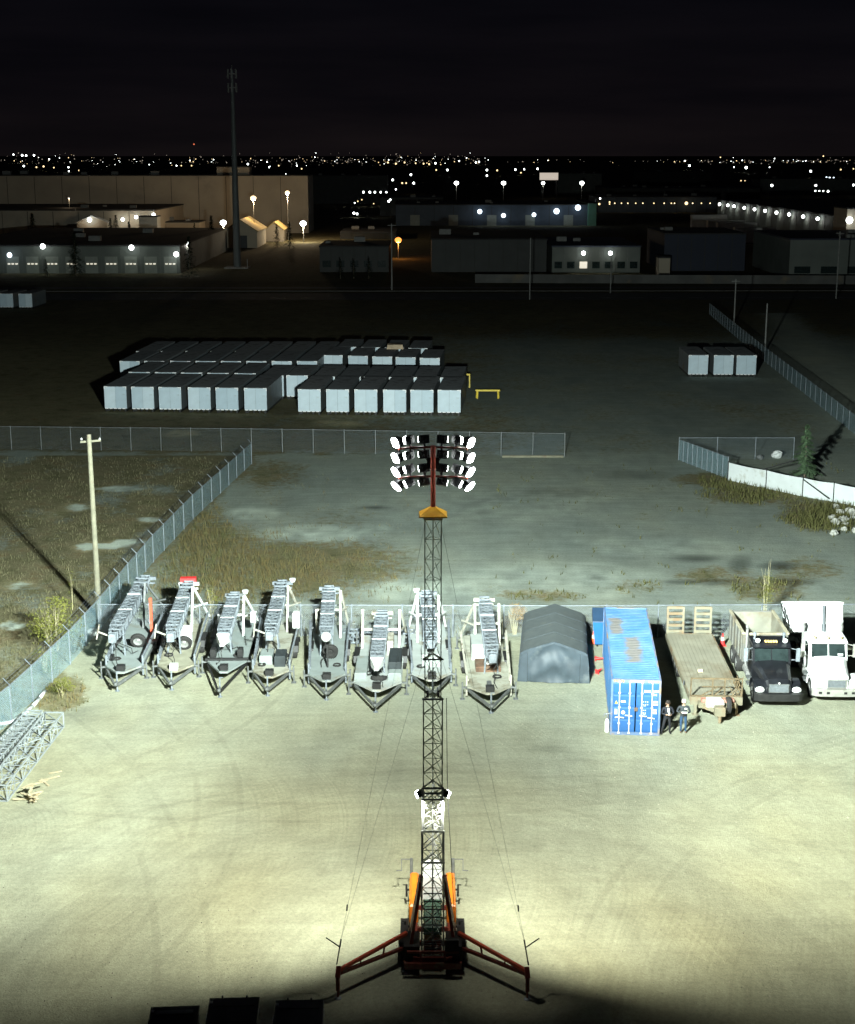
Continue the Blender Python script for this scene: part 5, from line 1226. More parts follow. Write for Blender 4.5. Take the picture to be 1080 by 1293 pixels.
# ------------------------------------------------------------------ dark cabinets at the near edge
blk = mat('black cabinet paint', (.02, .022, .022), .5, .1, .3, 2, .2, dirtcol=(.04, .04, .035))
for i, (px0, px1, pyt, lb) in enumerate(((192, 251, 1271, 'black equipment cabinet with a recessed pale slotted lid, leftmost of three near the yard light'), (266, 327, 1260, 'black equipment cabinet with white corner reflectors, middle of three near the yard light'), (349, 408, 1263, 'black equipment cabinet with white corner reflectors, the one closest to the outrigger foot'))):
    c = (px0 + px1) / 2; zT = 1.55; a = G(c, pyt, zT); wd = (px1 - px0) / 2 / (F / ((a.y * CT) + (H - zT) * ST))
    t = thing('equipment_cabinet', lb, 'cabinet', (a.x, a.y, 0), math.atan2(a.x, a.y) * -.35, 'black equipment cabinets')
    dl_ = 3.0
    q = MB(); q.box(-wd, wd, -dl_, 0, .18, zT - .06); q.build('body', blk, t)
    q = MB(); q.cbox(-wd - .03, wd + .03, -dl_ - .03, .03, zT - .06, zT, .02); lid = q.build('lid', blk, t)
    for k in range(3): q = MB(); q.bar((-wd + .1, -.5 - k * .9, zT + .02), (wd - .1, -.5 - k * .9, zT + .02), .05, .035); q.build('lid_rib', blk, lid)
    for bb in ((-wd - .05, -wd - .03, -1.1, -.8, zT - .22, zT - .02), (wd + .03, wd + .05, -.5, -.35, zT - .3, zT - .1), (-wd + .02, -wd + .10, -.30, -.2, zT + .002, zT + .03)): q = MB(); q.box(*bb); q.build('reflector', whitep, t)
    q = MB()
    for s in (-1, 1): q.bar((s * wd * .8, -dl_, .09), (s * wd * .8, 0, .09), .14, .18)
    q.build('skid', blackm, t)
    if i == 0: q = MB(); q.box(-wd + .15, wd - .15, -.42, -.26, zT + .002, zT + .03); q.build('slot_panel', galv_d, lid)
    else: q = MB(); q.tube((-wd * .5, -.02, zT + .0), (-wd * .5, -.02, zT + .10), .03, 6); q.tube((wd * .5, -.02, zT), (wd * .5, -.02, zT + .08), .03, 6); q.build('lifting_eye', galv_d, t)
# ------------------------------------------------------------------ white storage boxes
wbx = mat('white box panel', (.58, .69, .77), .45, 0, .07, 1.2, .15, dirtcol=(.32, .34, .33)); wbr = mat('dark box roof', (.17, .18, .19), .8, 0, .15, 1, .2, dirtcol=(.05, .05, .05)); tapew = mat('white reflective tape', (.95, .95, .95), .3, 0, .03, 3)

for m_ in (wbx, wbr, MATS['shaded box side'] if 'shaded box side' in MATS else mat('shaded box side', (.15, .17, .18), .5, .1, .15, 1.2, .2)):
    n_ = m_.node_tree.nodes; l_ = m_.node_tree.links; b_ = n_['Principled BSDF']; src = b_.inputs['Base Color'].links[0].from_socket
    oi = n_.new('ShaderNodeObjectInfo'); rr_ = n_.new('ShaderNodeValToRGB'); rr_.color_ramp.elements[0].color = (.80, .84, .86, 1); rr_.color_ramp.elements[1].color = (1.1, 1.08, 1.06, 1); l_.new(oi.outputs['Random'], rr_.inputs[0])
    mm_ = n_.new('ShaderNodeMixRGB'); mm_.blend_type = 'MULTIPLY'; mm_.inputs[0].default_value = 1; l_.new(src, mm_.inputs[1]); l_.new(rr_.outputs[0], mm_.inputs[2]); l_.new(mm_.outputs[0], b_.inputs['Base Color'])
tapem = bpy.data.materials['white reflective tape']
def box_proto(L_=8.6, W_=2.55, HB=2.85):
    t = thing('storage_box', 'x', 'storage box', (0, 0, 0))
    q = MB(); w_ = W_ / 2; q.box(-w_, w_, .03, L_, .32, HB - .04); q.build('body', mat('shaded box side', (.15, .17, .18), .5, .1, .15, 1.2, .2), t)  # side colour darkened to carry the shade between neighbouring boxes
    q = MB(); q.box(-w_ - .02, w_ + .02, .0, L_ + .02, HB - .04, HB); q.build('roof', wbr, t)
    q = MB(); q.box(-w_ + .02, -.01, .0, .028, .36, HB - .06); q.build('door', wbx, t); q = MB(); q.box(.01, w_ - .02, .0, .028, .36, HB - .06); q.build('door', wbx, t)
    q = MB()
    for s in (-1, 1):
        q.add([(s * w_, -.006, HB - .10), (s * (w_ - .42), -.006, HB - .10), (s * (w_ - .42), -.006, HB - .02), (s * w_, -.006, HB - .02)], [(0, 1, 2, 3)])
        q.add([(s * w_, -.006, HB - .34), (s * (w_ - .08), -.006, HB - .34), (s * (w_ - .08), -.006, HB - .101), (s * w_, -.006, HB - .101)], [(0, 1, 2, 3)])
    q.build('corner_tape', tapem, t)
    q = MB()
    for k in range(5): x = -w_ + .06 + k * (W_ - .12) / 5; q.add([(x, -.007, .30), (x + .34, -.007, .30), (x + .34, -.007, .40), (x, -.007, .40)], [(0, 1, 2, 3)])
    q.build('bumper_tape', tapem, t)
    q = MB()
    for s in (-1, 1):
        q.bar((s * (w_ - .2), .0, .15), (s * (w_ - .2), L_, .15), .2, .3)
    for k in range(4): x = -w_ + .35 + k * .62; q.box(x, x + .2, .03, .10, .05, .32)
    q.build('skid', blackm, t)
    return t
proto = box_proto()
ORD = ['first', 'second', 'third', 'fourth', 'fifth', 'sixth', 'seventh', 'eighth', 'ninth', 'tenth', 'eleventh', 'twelfth', 'thirteenth', 'fourteenth']
first = True
def put(px, pyt, rot, label, grp='white storage boxes parked in rows', sy=1.):
    """px = left front top corner, pyt = front top edge row"""
    global first
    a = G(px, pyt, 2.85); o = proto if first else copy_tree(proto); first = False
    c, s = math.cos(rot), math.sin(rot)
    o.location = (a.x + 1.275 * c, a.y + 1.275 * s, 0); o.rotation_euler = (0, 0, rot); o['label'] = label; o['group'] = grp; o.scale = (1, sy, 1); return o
r0 = R(-4.5)
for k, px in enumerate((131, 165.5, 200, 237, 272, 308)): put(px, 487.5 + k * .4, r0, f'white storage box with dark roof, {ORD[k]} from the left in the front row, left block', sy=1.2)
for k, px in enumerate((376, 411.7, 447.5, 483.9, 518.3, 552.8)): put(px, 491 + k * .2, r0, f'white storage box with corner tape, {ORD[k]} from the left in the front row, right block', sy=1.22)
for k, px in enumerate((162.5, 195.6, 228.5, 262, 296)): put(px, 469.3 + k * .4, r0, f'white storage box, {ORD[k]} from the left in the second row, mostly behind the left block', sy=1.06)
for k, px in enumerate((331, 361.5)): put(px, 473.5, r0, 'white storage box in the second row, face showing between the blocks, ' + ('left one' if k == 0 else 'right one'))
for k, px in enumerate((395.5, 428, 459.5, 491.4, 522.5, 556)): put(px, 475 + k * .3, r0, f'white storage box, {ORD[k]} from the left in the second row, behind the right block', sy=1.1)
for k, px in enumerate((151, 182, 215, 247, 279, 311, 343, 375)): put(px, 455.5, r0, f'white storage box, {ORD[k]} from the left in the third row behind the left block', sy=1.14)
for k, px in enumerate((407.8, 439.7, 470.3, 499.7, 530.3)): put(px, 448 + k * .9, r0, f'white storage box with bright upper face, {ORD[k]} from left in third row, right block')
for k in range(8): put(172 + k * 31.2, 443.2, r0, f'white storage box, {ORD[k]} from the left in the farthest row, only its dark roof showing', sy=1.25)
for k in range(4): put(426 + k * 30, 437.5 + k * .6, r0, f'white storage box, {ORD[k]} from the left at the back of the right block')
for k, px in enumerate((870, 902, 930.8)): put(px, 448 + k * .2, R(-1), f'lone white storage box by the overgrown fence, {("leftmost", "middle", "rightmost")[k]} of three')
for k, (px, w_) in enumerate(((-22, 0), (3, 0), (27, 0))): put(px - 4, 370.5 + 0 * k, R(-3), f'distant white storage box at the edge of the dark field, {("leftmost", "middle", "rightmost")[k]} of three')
o = MB(); o.hexa([(-1.1, 0, 0), (1.1, 0, 0), (1.1, 1.6, 0), (-1.1, 1.6, 0), (-1.0, .2, .55), (1.0, .1, .6), (1.0, 1.5, .5), (-1.0, 1.5, .6)]); o = o.build('warm_lit_top', mat('warm-lit tan', (.50, .38, .26), .8, 0, .2, 2)); o.location = G(499, 441, 2.86); tag(o, 'added warm-lit tan crate lying on a box roof at the back of the right block', 'stand-in')  # added block, its tan colour imitates warm light on a box top
# yellow barriers
def barrier(label, p, L_=3.0, h=1.0, rz=0., rungs=1):
    t = thing('yellow_barrier', label, 'barrier', p, rz); q = MB(); q.bar((-L_ / 2, 0, h), (L_ / 2, 0, h), .22, .2); q.build('beam', yelrail, t)
    for s in (-1, 1):
        q = MB(); q.bar((s * L_ * .40, 0, h), (s * L_ * .42, -.35, 0), .14); q.bar((s * L_ * .44, 0, h), (s * L_ * .46, .35, 0), .14); q.build('leg', yelrail, t)
    return t
barrier('yellow steel barrier trestle standing alone to the right of the storage boxes', G(616, 503), 2.9, .95)
barrier('short yellow post rack standing against the side of the last front-row storage box', G(590, 489), .7, 1.6)

# ------------------------------------------------------------------ poles beyond the lot
gp = mat('grey pole', (.20, .20, .19), .7, .1, .2, 2)
def pole(label, pb, ptop_y, r, lampm=None, name='utility_pole', arm=0.):
    b_ = G(*pb); top = AT(pb[0], ptop_y, b_.y); t = thing(name, label, 'pole', b_); q = MB(); q.tube((0, 0, -.1), (0, 0, top.z), r, 8, r * .7); q.build('pole', gp, t)
    if arm: q = MB(); q.bar((-arm, 0, top.z - .4), (arm, 0, top.z - .4), .12); q.build('crossarm', gp, t)
    return t
pole('slim grey pole rising beside the overgrown fence near the lone white boxes', (966, 446), 383, .13)
pole('slim grey pole at the roadside just beyond the far end of the overgrown fence', (927, 410), 352, .14, arm=.7)
pole('tall slim pole across the road at the right edge', (1056, 377), 292, .15, arm=.8)
pole('tall slim pole standing at the roadside by the orange light', (495, 366), 282, .17, arm=.9)
pole('slim roadside pole in front of the dark low sheds', (669, 378), 300, .13)
pole('short roadside pole in front of the building with two warm wall lamps', (771, 370), 322, .13)
# cell tower
p = G(300, 338); t = thing('cell_tower', 'very tall grey cellular monopole with antenna panels at the top', 'tower', p)
ht = AT(297, 85, p.y).z; q = MB(); q.tube((0, 0, 0), (0, 0, ht * .5), .98, 14, .72); q.tube((0, 0, ht * .5), (0, 0, ht - .5), .72, 14, .36); q.build('mast', mat('monopole grey', (.10, .11, .11), .6, .1, .12, .3), t)
for zz in (ht - 1.5, ht - 4.8):
    q = MB(); q.lathe([(.9, -.1), (1.05, -.1), (1.05, .1), (.9, .1)], 12, (0, 0, zz)); q.bar((-1.1, 0, zz), (1.1, 0, zz), .12); q.bar((0, -1.1, zz), (0, 1.1, zz), .12); q.build('platform', gp, t)
    for k in range(6):
        a = k * math.pi / 3; q = MB(); q.box(-.16, .16, -.08, .08, -1.1, 1.1); q.v = [tuple(Matrix.Rotation(a, 3, 'Z') @ Vector((v[0], v[1] + 1.15, v[2])) + Vector((0, 0, zz))) for v in q.v]; q.build('antenna_panel', gp, t)
q = MB(); q.tube((0, 0, ht - .5), (0, 0, ht + .6), .06, 6); q.build('lightning_rod', gp, t)
q = MB(); q.tube((2.6, -.5, 0), (2.6, -.5, 2.2), .1, 6); q.box(-3, 3, -3, 3, 0, .25); q.build('base_pad', concrete, t)

# ------------------------------------------------------------------ far buildings
bw = mat('pale precast wall', (.40, .345, .27), .85, 0, .10, .15, .1, dirtcol=(.28, .25, .21)); bg_ = mat('grey metal wall', (.13, .145, .13), .7, 0, .12, .3); bd = mat('dark metal wall', (.04, .042, .04), .7, 0, .15, .3); brf = mat('dark flat roof', (.035, .035, .036), .9, 0, .2, .2); bgr = mat('green metal wall', (.12, .30, .22), .6, 0, .1, .4); trimm = mat('pale trim', (.45, .44, .41), .7, 0, .1, 1); darkdoor = mat('dark door', (.04, .045, .05), .6, 0, .2, 1); bblue = mat('blue grey wall', (.06, .08, .11), .7, 0, .12, .3)
def building(label, x0, x1, yb, yt, depth, wall=bg_, roof=brf, D=None, name='warehouse', rot=0., doors=0, wins=0, lit=(), winm=None, seams=0, parapet=.35, cat='warehouse', up=False):
    a, b_ = G(x0, yb), G(x1, yb)
    D = a.y if D is None else D
    a = AT(x0, yb, D); b_ = AT(x1, yb, D); hgt = AT(x0, yt, D).z; wd = b_.x - a.x
    zb = a.z if up else 0; hgt -= zb
    t = thing(name, label, cat, (a.x, D, zb), rot)
    q = MB(); q.box(0, wd, 0, depth, -.3 if not up else 0, hgt)
    if seams:
        q.cur = 1
        for k in range(1, seams): x = wd * k / seams; q.box(x - .08, x + .08, -.06, 0, 0, hgt - .2)
    q.build('wall', [wall, mat('dark joint', (.05, .05, .045), .9) if wall is not bg_ else mat('grey joint', (.16, .17, .16), .9)], t)
    q = MB(); q.box(-.15, wd + .15, -.15, depth + .15, hgt + .002, hgt + parapet); q.build('roof', roof, t)
    if parapet > .2 and wd > 12 and depth > 13 and not up:
        rz_ = random.Random(int(x0 * 7 + yb))
        for k in range(max(2, int(wd / 14))):
            ux, uy, us = rz_.uniform(.08, .9) * wd, rz_.uniform(.1, .8) * depth, rz_.uniform(.6, 1.5); q = MB(); q.cbox(ux - us, ux + us, uy - us * .7, uy + us * .7, hgt + parapet + .002, hgt + parapet + us * .9, .1); q.build('roof_vent', gp, t)
    for k in range(doors):
        x = wd * (k + .5) / doors; hw_ = min(1.9, wd / doors * .32); q = MB(); q.box(x - hw_, x + hw_, -.10, -.02, 0, min(4.2, hgt * .62)); d_ = q.build('loading_door', mat('pale dock door', (.25, .27, .24), .7, 0, .1, 1), t)
        if winm:
            q = MB()
            for j in range(3): q.box(x - hw_ * .8 + j * hw_ * .6, x - hw_ * .8 + j * hw_ * .6 + hw_ * .4, -.13, -.10, 2.1, 2.45)
            q.build('window', winm, d_)
    for k in range(wins):
        x = wd * (k + .5) / wins; ww = wd / wins * .3; q = MB(); q.box(x - ww, x + ww, -.09, -.02, 1.2, 2.8); q.build('window', e_dimw if k in lit else glass, t)
    return t
def wall_lamp(label, px, py, D, power, col, em, r=.42, group=None, off=1.0, point=True, name='wall_lamp'):
    p = AT(px, py, D); t = thing(name, label, 'lamp', p, 0, group)
    q = MB(); q.box(-.25, .25, .05 + r, off + .2, -.12, .12); q.build('bracket', gp, t)
    q = MB(); q.ball((0, 0, 0), r, 10); q.build('globe', em, t, True)
    if point: lamp('POINT', (p.x, p.y - r - .15, p.z - .1), power * .09, col, .3)
    return t
def street_lamp(label, px, py, D, power, col, em, r=.5, group=None, point=True):
    p = AT(px, py, D); t = thing('street_lamp', label, 'street lamp', (p.x, p.y, 0), 0, group)
    q = MB(); q.tube((0, .25, -.1), (0, .25, p.z + r), .13, 6, .08); q.bar((0, .25, p.z + r + .05), (0, -.1, p.z + r + .05), .12); q.build('pole', gp, t)
    q = MB(); q.ball((0, -.1, p.z), r, 10, .8); q.build('globe', em, t, True)
    if point: lamp('POINT', (p.x, p.y - .5, p.z - r - .3), power * .8, col, .3)
    return t
WARM, COOL, NEUT, GRN = (1, .74, .45), (.72, .86, 1), (1, .95, .85), (.88, 1, .80)
# big precast warehouse
D1 = 560
building('very long pale precast warehouse with a tall blank wall and a dark right-hand end', -90, 390, 294, 222, 26, bw, brf, D1, seams=14)
building('pale rooftop penthouse box on the long precast warehouse', 274, 315, 222, 211, 8, bw, brf, D1 + 6, name='penthouse', cat='building', up=True)
street_lamp('warm street lamp before the long precast warehouse, above the pale gabled shed', 320, 250, 486, 4500, WARM, e_warm, .95)
street_lamp('warm street lamp near the right end of the long precast warehouse', 363, 243, 512, 15000, WARM, e_warm, .8)
street_lamp('bright low warm lamp just left of the grey monopole', 282, 281, 485, 5200, (1, .85, .6), e_white, 1.0)
street_lamp('bright low warm lamp at the right of the gabled shed', 383, 282, 500, 5200, (1, .85, .6), e_white, 1.05)
# lower wing and lit gables
building('low pale wing with a dark roof in front of the long precast warehouse', -60, 196, 292, 266, 60, bw, brf, 500, seams=8)
def gable(label, x0, x1, yb, ye, yr, D, depth, wall, roof, name='shed', doorm=None):
    a, b_ = AT(x0, yb, D), AT(x1, yb, D); he, hr = AT(x0, ye, D).z, AT(x0, yr, D).z; wd = b_.x - a.x; t = thing(name, label, 'shed', (a.x, D, 0))
    q = MB(); P = [(0, -.2), (wd, -.2), (wd, he), (wd / 2, hr), (0, he)]
    q.add([(x, 0, z) for x, z in P] + [(x, depth, z) for x, z in P], [(0, 1, 2, 3, 4), (9, 8, 7, 6, 5), (0, 5, 6, 1), (1, 6, 7, 2), (4, 9, 5, 0)]); q.build('wall', wall, t)
    q = MB(); 
    for s in (0, 1):
        x0_, x1_ = (-.4, wd / 2) if s == 0 else (wd / 2, wd + .4); z0_, z1_ = (he - .2, hr) if s == 0 else (hr, he - .2)
        q.hexa([(x0_, -.4, z0_ + .03), (x1_, -.4, z1_ + .03), (x1_, depth + .4, z1_ + .03), (x0_, depth + .4, z0_ + .03), (x0_, -.4, z0_ + .28), (x1_, -.4, z1_ + .28), (x1_, depth + .4, z1_ + .28), (x0_, depth + .4, z0_ + .28)])
    q.build('roof', roof, t)
    if doorm: q = MB(); q.box(wd * .3, wd * .7, -.06, 0, 0, he * .75); q.build('door', doorm, t)
    return t
gable('small gabled bay with a bright lamp under its peak, on the low pale wing', 98, 136, 292, 281, 273, 496, 3.5, bw, trimm, 'gabled_bay')
gable('pale gabled shed with a yellow lit roof, behind the grey monopole', 283, 325, 312, 292, 278, 470, 26, mat('cream wall', (.50, .44, .34), .8, 0, .08, .5), mat('tan roof', (.50, .37, .14), .8, 0, .1, .4), doorm=darkdoor)
gable('smaller tan gabled shed to the right of the pale gabled shed', 335, 358, 304, 290, 281, 505, 14, bw, mat('tan roof', (.50, .37, .14), .8, 0, .1, .4))
wall_lamp('lamp under the peak of the small gabled bay, flooding its gable', 113, 277.5, 494.6, 3800, WARM, e_white, .7)
for i, (px, py) in enumerate(((155, 277), (172, 274), (194, 271))): wall_lamp(f'bright wall lamp beside the entrance of the low pale wing, {("leftmost", "middle", "rightmost")[i]} of three', px, py, 498.6, 3000, (1, .88, .66), e_white, .55, 'wall lamps by the entrance of the low wing')
building('glazed entrance canopy bay at the right end of the low pale wing', 176, 199, 292, 274, 6, trimm, brf, 492, name='entrance_bay', wins=4, lit=(0, 2), cat='building')
building('low pale shed row between the entrance bay and the monopole', 203, 252, 292, 281, 14, bw, brf, 520, doors=2, cat='shed')
# near low building, left
building('long low green-grey building with lit dock-door windows and a deep dark roof', -70, 228, 343, 311, 88, bg_, brf, 368, doors=12, winm=e_dimw, seams=12)
for i, (px, py, pw, c, e_, nm) in enumerate(((12, 322, 900, COOL, e_blue, 'cool blue-white wall lamp over the dark entrance of the low green-grey building'), (54, 311, 1900, GRN, e_white, 'greenish wall lamp high on the low green-grey building, left of the dark conifer'), (166, 312.5, 2000, GRN, e_white, 'greenish wall lamp high on the low green-grey building, right of the dark conifer'), (222.5, 321, 900, NEUT, e_white, 'wall lamp at the right-hand end of the low green-grey building'))):
    wall_lamp(nm, px, py, 366.4, pw * .5, c, e_, .62)
street_lamp('small white lamp behind the roof of the low green-grey building', 237, 307, 380, 500, NEUT, e_white, .38)
# middle buildings
building('plain dark block standing left of the orange light across the road', 404, 491, 341, 312, 24, bd, brf, 372, doors=0, seams=6, wins=5)
building('dark flat building behind the plain dark block', 430, 500, 303, 294, 30, bd, brf, 520, seams=5)
BLD = building('long dark building with five cool wall lamps and a green right-hand end', 500, 742, 284, 259, 50, bblue, brf, 620, seams=10, doors=5)
building('green metal end bay of the long building with cool wall lamps', 742.5, 753, 284, 257, 50, bgr, brf, 618, name='end_bay', cat='building')
for i, (px, py, r_) in enumerate(((606, 267, .95), (636, 272, .9), (674.5, 271, .85), (703, 266.5, 1.15), (730, 262, 1.15))): wall_lamp(f'cool white wall lamp on the long dark building, {ORD[i]} from the left', px, py, 617.6, 1300 + 500 * (i > 2), COOL, e_blue, r_, 'cool wall lamps on the long dark building')
for i, px in enumerate((576.5, 636, 686, 735)): street_lamp(f'white yard lamp above the roof of the long dark building, {ORD[i]} from the left', px, 231, 860, 500, NEUT, e_white, 1.3 if i != 2 else 1.0, 'yard lamps behind the long dark building')
building('low dark sheds along the road, left of the building with two warm lamps', 545, 690, 345, 303, 40, bd, brf, 372, seams=8)
building('low grey building with two warm wall lamps and a lit window', 697, 808, 344, 312, 40, bg_, mat('blue grey roof', (.05, .06, .09), .8, 0, .1, .3), 368, wins=7, lit=(2,), seams=7)
for i, px in enumerate((737, 771)): wall_lamp(('left' if i == 0 else 'right') + ' warm wall lamp on the low grey building with a lit window', px, 319.5, 366.6, 420, (1, .88, .6), e_white, .5)
building('long low pale building with a row of lit doorways, far right of centre', 754, 905, 261, 249, 40, bblue, brf, 760, seams=12)
building('long flat dark roofed building beyond the row of lit doorways', 765, 960, 246, 238, 60, bd, brf, 960, seams=10)
for i, px in enumerate((757, 770, 776.5, 785, 793, 803, 812, 826, 839, 848, 852, 867, 875, 886, 897, 908)): wall_lamp('small warm lamp in the row along the long low pale building', px, 256.5 + (0 if i > 1 else 1), 757, 110, NEUT, e_warm, .30 + .5 * (i == 11) + .2 * (i == 0), 'small lamps along the long low pale building', point=(i % 2 == 0))
building('pale lit sign board on a roof beyond the yard lamps', 682, 705, 227, 218, 3, e_sign, brf, 1000, name='sign_board', cat='sign', up=True, parapet=.1)
q = MB(); a = AT(684, 227, 1000.5); b_ = AT(703, 227, 1000.5)
for p in (a, b_): q.bar((p.x, 1001, 0), (p.x, 1001, p.z + .2), .6)
q.bar((a.x, 1001, a.z - .3), (b_.x, 1001, b_.z - .3), .5); [o for o in COL.objects if o.name.startswith('sign_board')]
o = q.build('sign_frame', gp, [o for o in COL.objects if o.name.startswith('sign_board')][0]); o.matrix_parent_inverse = o.parent.matrix_basis.inverted()
# right hand receding wall with lamps
A, B = AT(905, 281, 640), AT(1092, 312, 440); A.z = B.z = 0; d = (B - A); rt = math.atan2(d.y, d.x); Lw = d.length
t = thing('warehouse', 'long dark warehouse with a receding row of wall lamps streaking down its side', 'warehouse', A, rt)
q = MB(); q.box(0, Lw, 0, 60, -.3, 9.5); q.cur = 1
for k in range(1, 24): q.box(Lw * k / 24 - .1, Lw * k / 24 + .1, -.08, 0, 0, 9.2)
q.build('wall', [bg_, MATS['grey joint']], t); q = MB(); q.box(-.2, Lw + .2, -.2, 60, 9.502, 9.9); q.build('roof', brf, t)
for i, px in enumerate((912.5, 923, 931, 944, 957, 970.5, 985, 1001, 1019, 1037.5, 1060)):
    u = (px - CX) / F  # walk along the wall until the pixel matches
    lo_, hi_ = 0., 1.
    for _ in range(40):
        mid = (lo_ + hi_) / 2; P_ = A.lerp(B, mid)
        if PX((P_.x, P_.y, 8))[0] < px: lo_ = mid
        else: hi_ = mid
    P_ = A.lerp(B, lo_); nrm = Vector((d.y, -d.x, 0)).normalized(); P_ = P_ + nrm * 1.2
    tt = thing('wall_lamp', f'wall lamp in the receding row on the long dark warehouse, {ORD[i]} from its far end', 'lamp', (P_.x, P_.y, 8.2), rt, 'wall lamps in the receding row')
    q = MB(); q.box(-.12, .12, .3, 1.18, -.1, .1); q.build('bracket', gp, tt); q = MB(); q.ball((0, 0, 0), .55 if i < 10 else .6, 9); q.build('globe', e_white, tt, True)
    lamp('POINT', (P_.x, P_.y, 7.3), 80, NEUT, .3)
building('pale block lit by a strong lamp at the right edge', 1068, 1140, 304, 264, 14, bw, brf, 425, seams=5, cat='building', name='block')
wall_lamp('large very bright lamp on the pale block at the right edge', 1073, 278, 423.2, 3400, (1, .95, .85), e_white, .95)
# parked white truck trailers, right
def semi(label, x0, x1, yb, yt, D, L_=13, rz=0.):
    a, b_ = AT(x0, yb, D), AT(x1, yb, D); hgt = max(3.6, AT(x0, yt, D).z); t = thing('truck_trailer', label, 'trailer', ((a.x + b_.x) / 2, D, 0), rz, 'truck trailers parked by the receding lamp row'); hw_ = 1.3
    q = MB(); q.box(-L_ / 2, L_ / 2, -hw_, hw_, 1.1, hgt); q.build('body', trimm, t); q = MB(); q.box(-L_ / 2, L_ / 2, -.5, .5, .8, 1.09); q.build('chassis', blackm, t)
    for x in (-L_ * .4, -L_ * .3):
        q = MB()
        for s in (-1, 1): q.lathe([(.001, -.12), (.5, -.12), (.5, .12), (.001, .12)], 10, (x, s * 1.1, .5), 'y')
        q.build('wheel', rubber, t)
    q = MB(); q.bar((L_ * .3, -.8, 0), (L_ * .3, -.8, 1.0), .15); q.bar((L_ * .3, .8, 0), (L_ * .3, .8, 1.0), .15); q.build('landing_leg', gp, t)
for i, (x0, x1, yb, yt, D, rz) in enumerate(((872, 918, 283, 271, 560, .1), (890, 943, 291, 278, 520, .1), (903, 957, 294, 281, 500, .05), (926, 980, 298, 287, 480, .0))): semi(f'pale parked truck trailer near the receding lamp row, {ORD[i]} from the far end', x0, x1, yb, yt, D, 13, rz)
building('dark blue-roofed building with a pale front wall and dark window strip at the right edge', 996, 1130, 350, 303, 40, bg_, mat('dark blue roof', (.025, .03, .05), .7, 0, .1, .3), 352, wins=4)
building('long dark blue side hall behind the low wall, right of the warm-lamp building', 838, 940, 346, 296, 30, mat('navy wall', (.018, .024, .045), .7, 0, .1, .3), brf, 376, seams=6)
building('small pale utility hut beside the long dark blue hall', 832, 846, 345, 326, 5, bw, brf, 360, name='utility_hut', cat='hut')
# roadside wall
q = MB(); a, b_ = G(600, 357), G(1140, 359); q.box(0, (b_ - a).length, 0, .3, 0, 1.9); o = q.build('boundary_wall', mat('weathered boundary wall', (.10, .10, .095), .9, 0, .25, .3, .2)); o.location = a; o.rotation_euler = (0, 0, math.atan2((b_ - a).y, (b_ - a).x)); tag(o, 'long low pale boundary wall along the far side of the road', 'wall')
# orange light
street_lamp('glowing orange lamp on a post beside the tall slim roadside pole', 503, 303, 420, 900, (1, .38, .08), e_orange, .95)
for i, px in enumerate((35, 54, 65)): street_lamp(f'reddish orange lamp above the long precast warehouse, {("leftmost", "middle", "rightmost")[i]} of three', px, 231.5, 640, 60, (1, .3, .1), e_red, .8, 'reddish lamps above the precast warehouse', point=False)
street_lamp('bright white lamp left of the three reddish lamps', 23.5, 234, 600, 1500, NEUT, e_white, 1.25)
street_lamp('dim street lamp with a double head in front of the long precast warehouse wall', 87, 250, 520, 300, WARM, e_dimw, .35)
bpy.context.view_layer.update()
# dark conifers and trees by the far buildings
for i, (px, py, h, lb) in enumerate(((268, 320, 10.5, 'dark conifer left of the grey monopole in front of the precast warehouse'), (140, 294, 8, 'dark slim conifer, left one of the pair by the low pale wing entrance'), (147, 294, 9, 'dark slim conifer, right one of the pair by the low pale wing entrance'), (42, 294, 9.5, 'dark conifer standing alone in front of the low pale wing'), (163, 294, 7, 'dark small conifer between the entrance wall lamps'), (246, 294, 6.5, 'dark small conifer near the low pale shed row'), (96, 349, 10, 'broad dark conifer in front of the low green-grey building'), (240, 352, 9.5, 'broad dark conifer at the right end of the low green-grey building'), (59, 350, 4, 'low dark conifer below the greenish wall lamp'), (350, 312, 7, 'dark conifer in front of the smaller tan shed'), (366, 314, 8, 'dark conifer right of the smaller tan shed'), (430, 352, 4.5, 'dark bushy conifer in front of the plain dark block, leftmost of three'), (447, 352, 4.2, 'dark bushy conifer in front of the plain dark block, middle of three'), (466, 352, 4.6, 'dark bushy conifer in front of the plain dark block, rightmost of three'))):
    b_ = G(px, py); D = max(345, min(b_.y, 490)); pp = AT(px, py, D); conifer(lb, (pp.x, D, 0), h, h * .3, darkc, 1200, None)
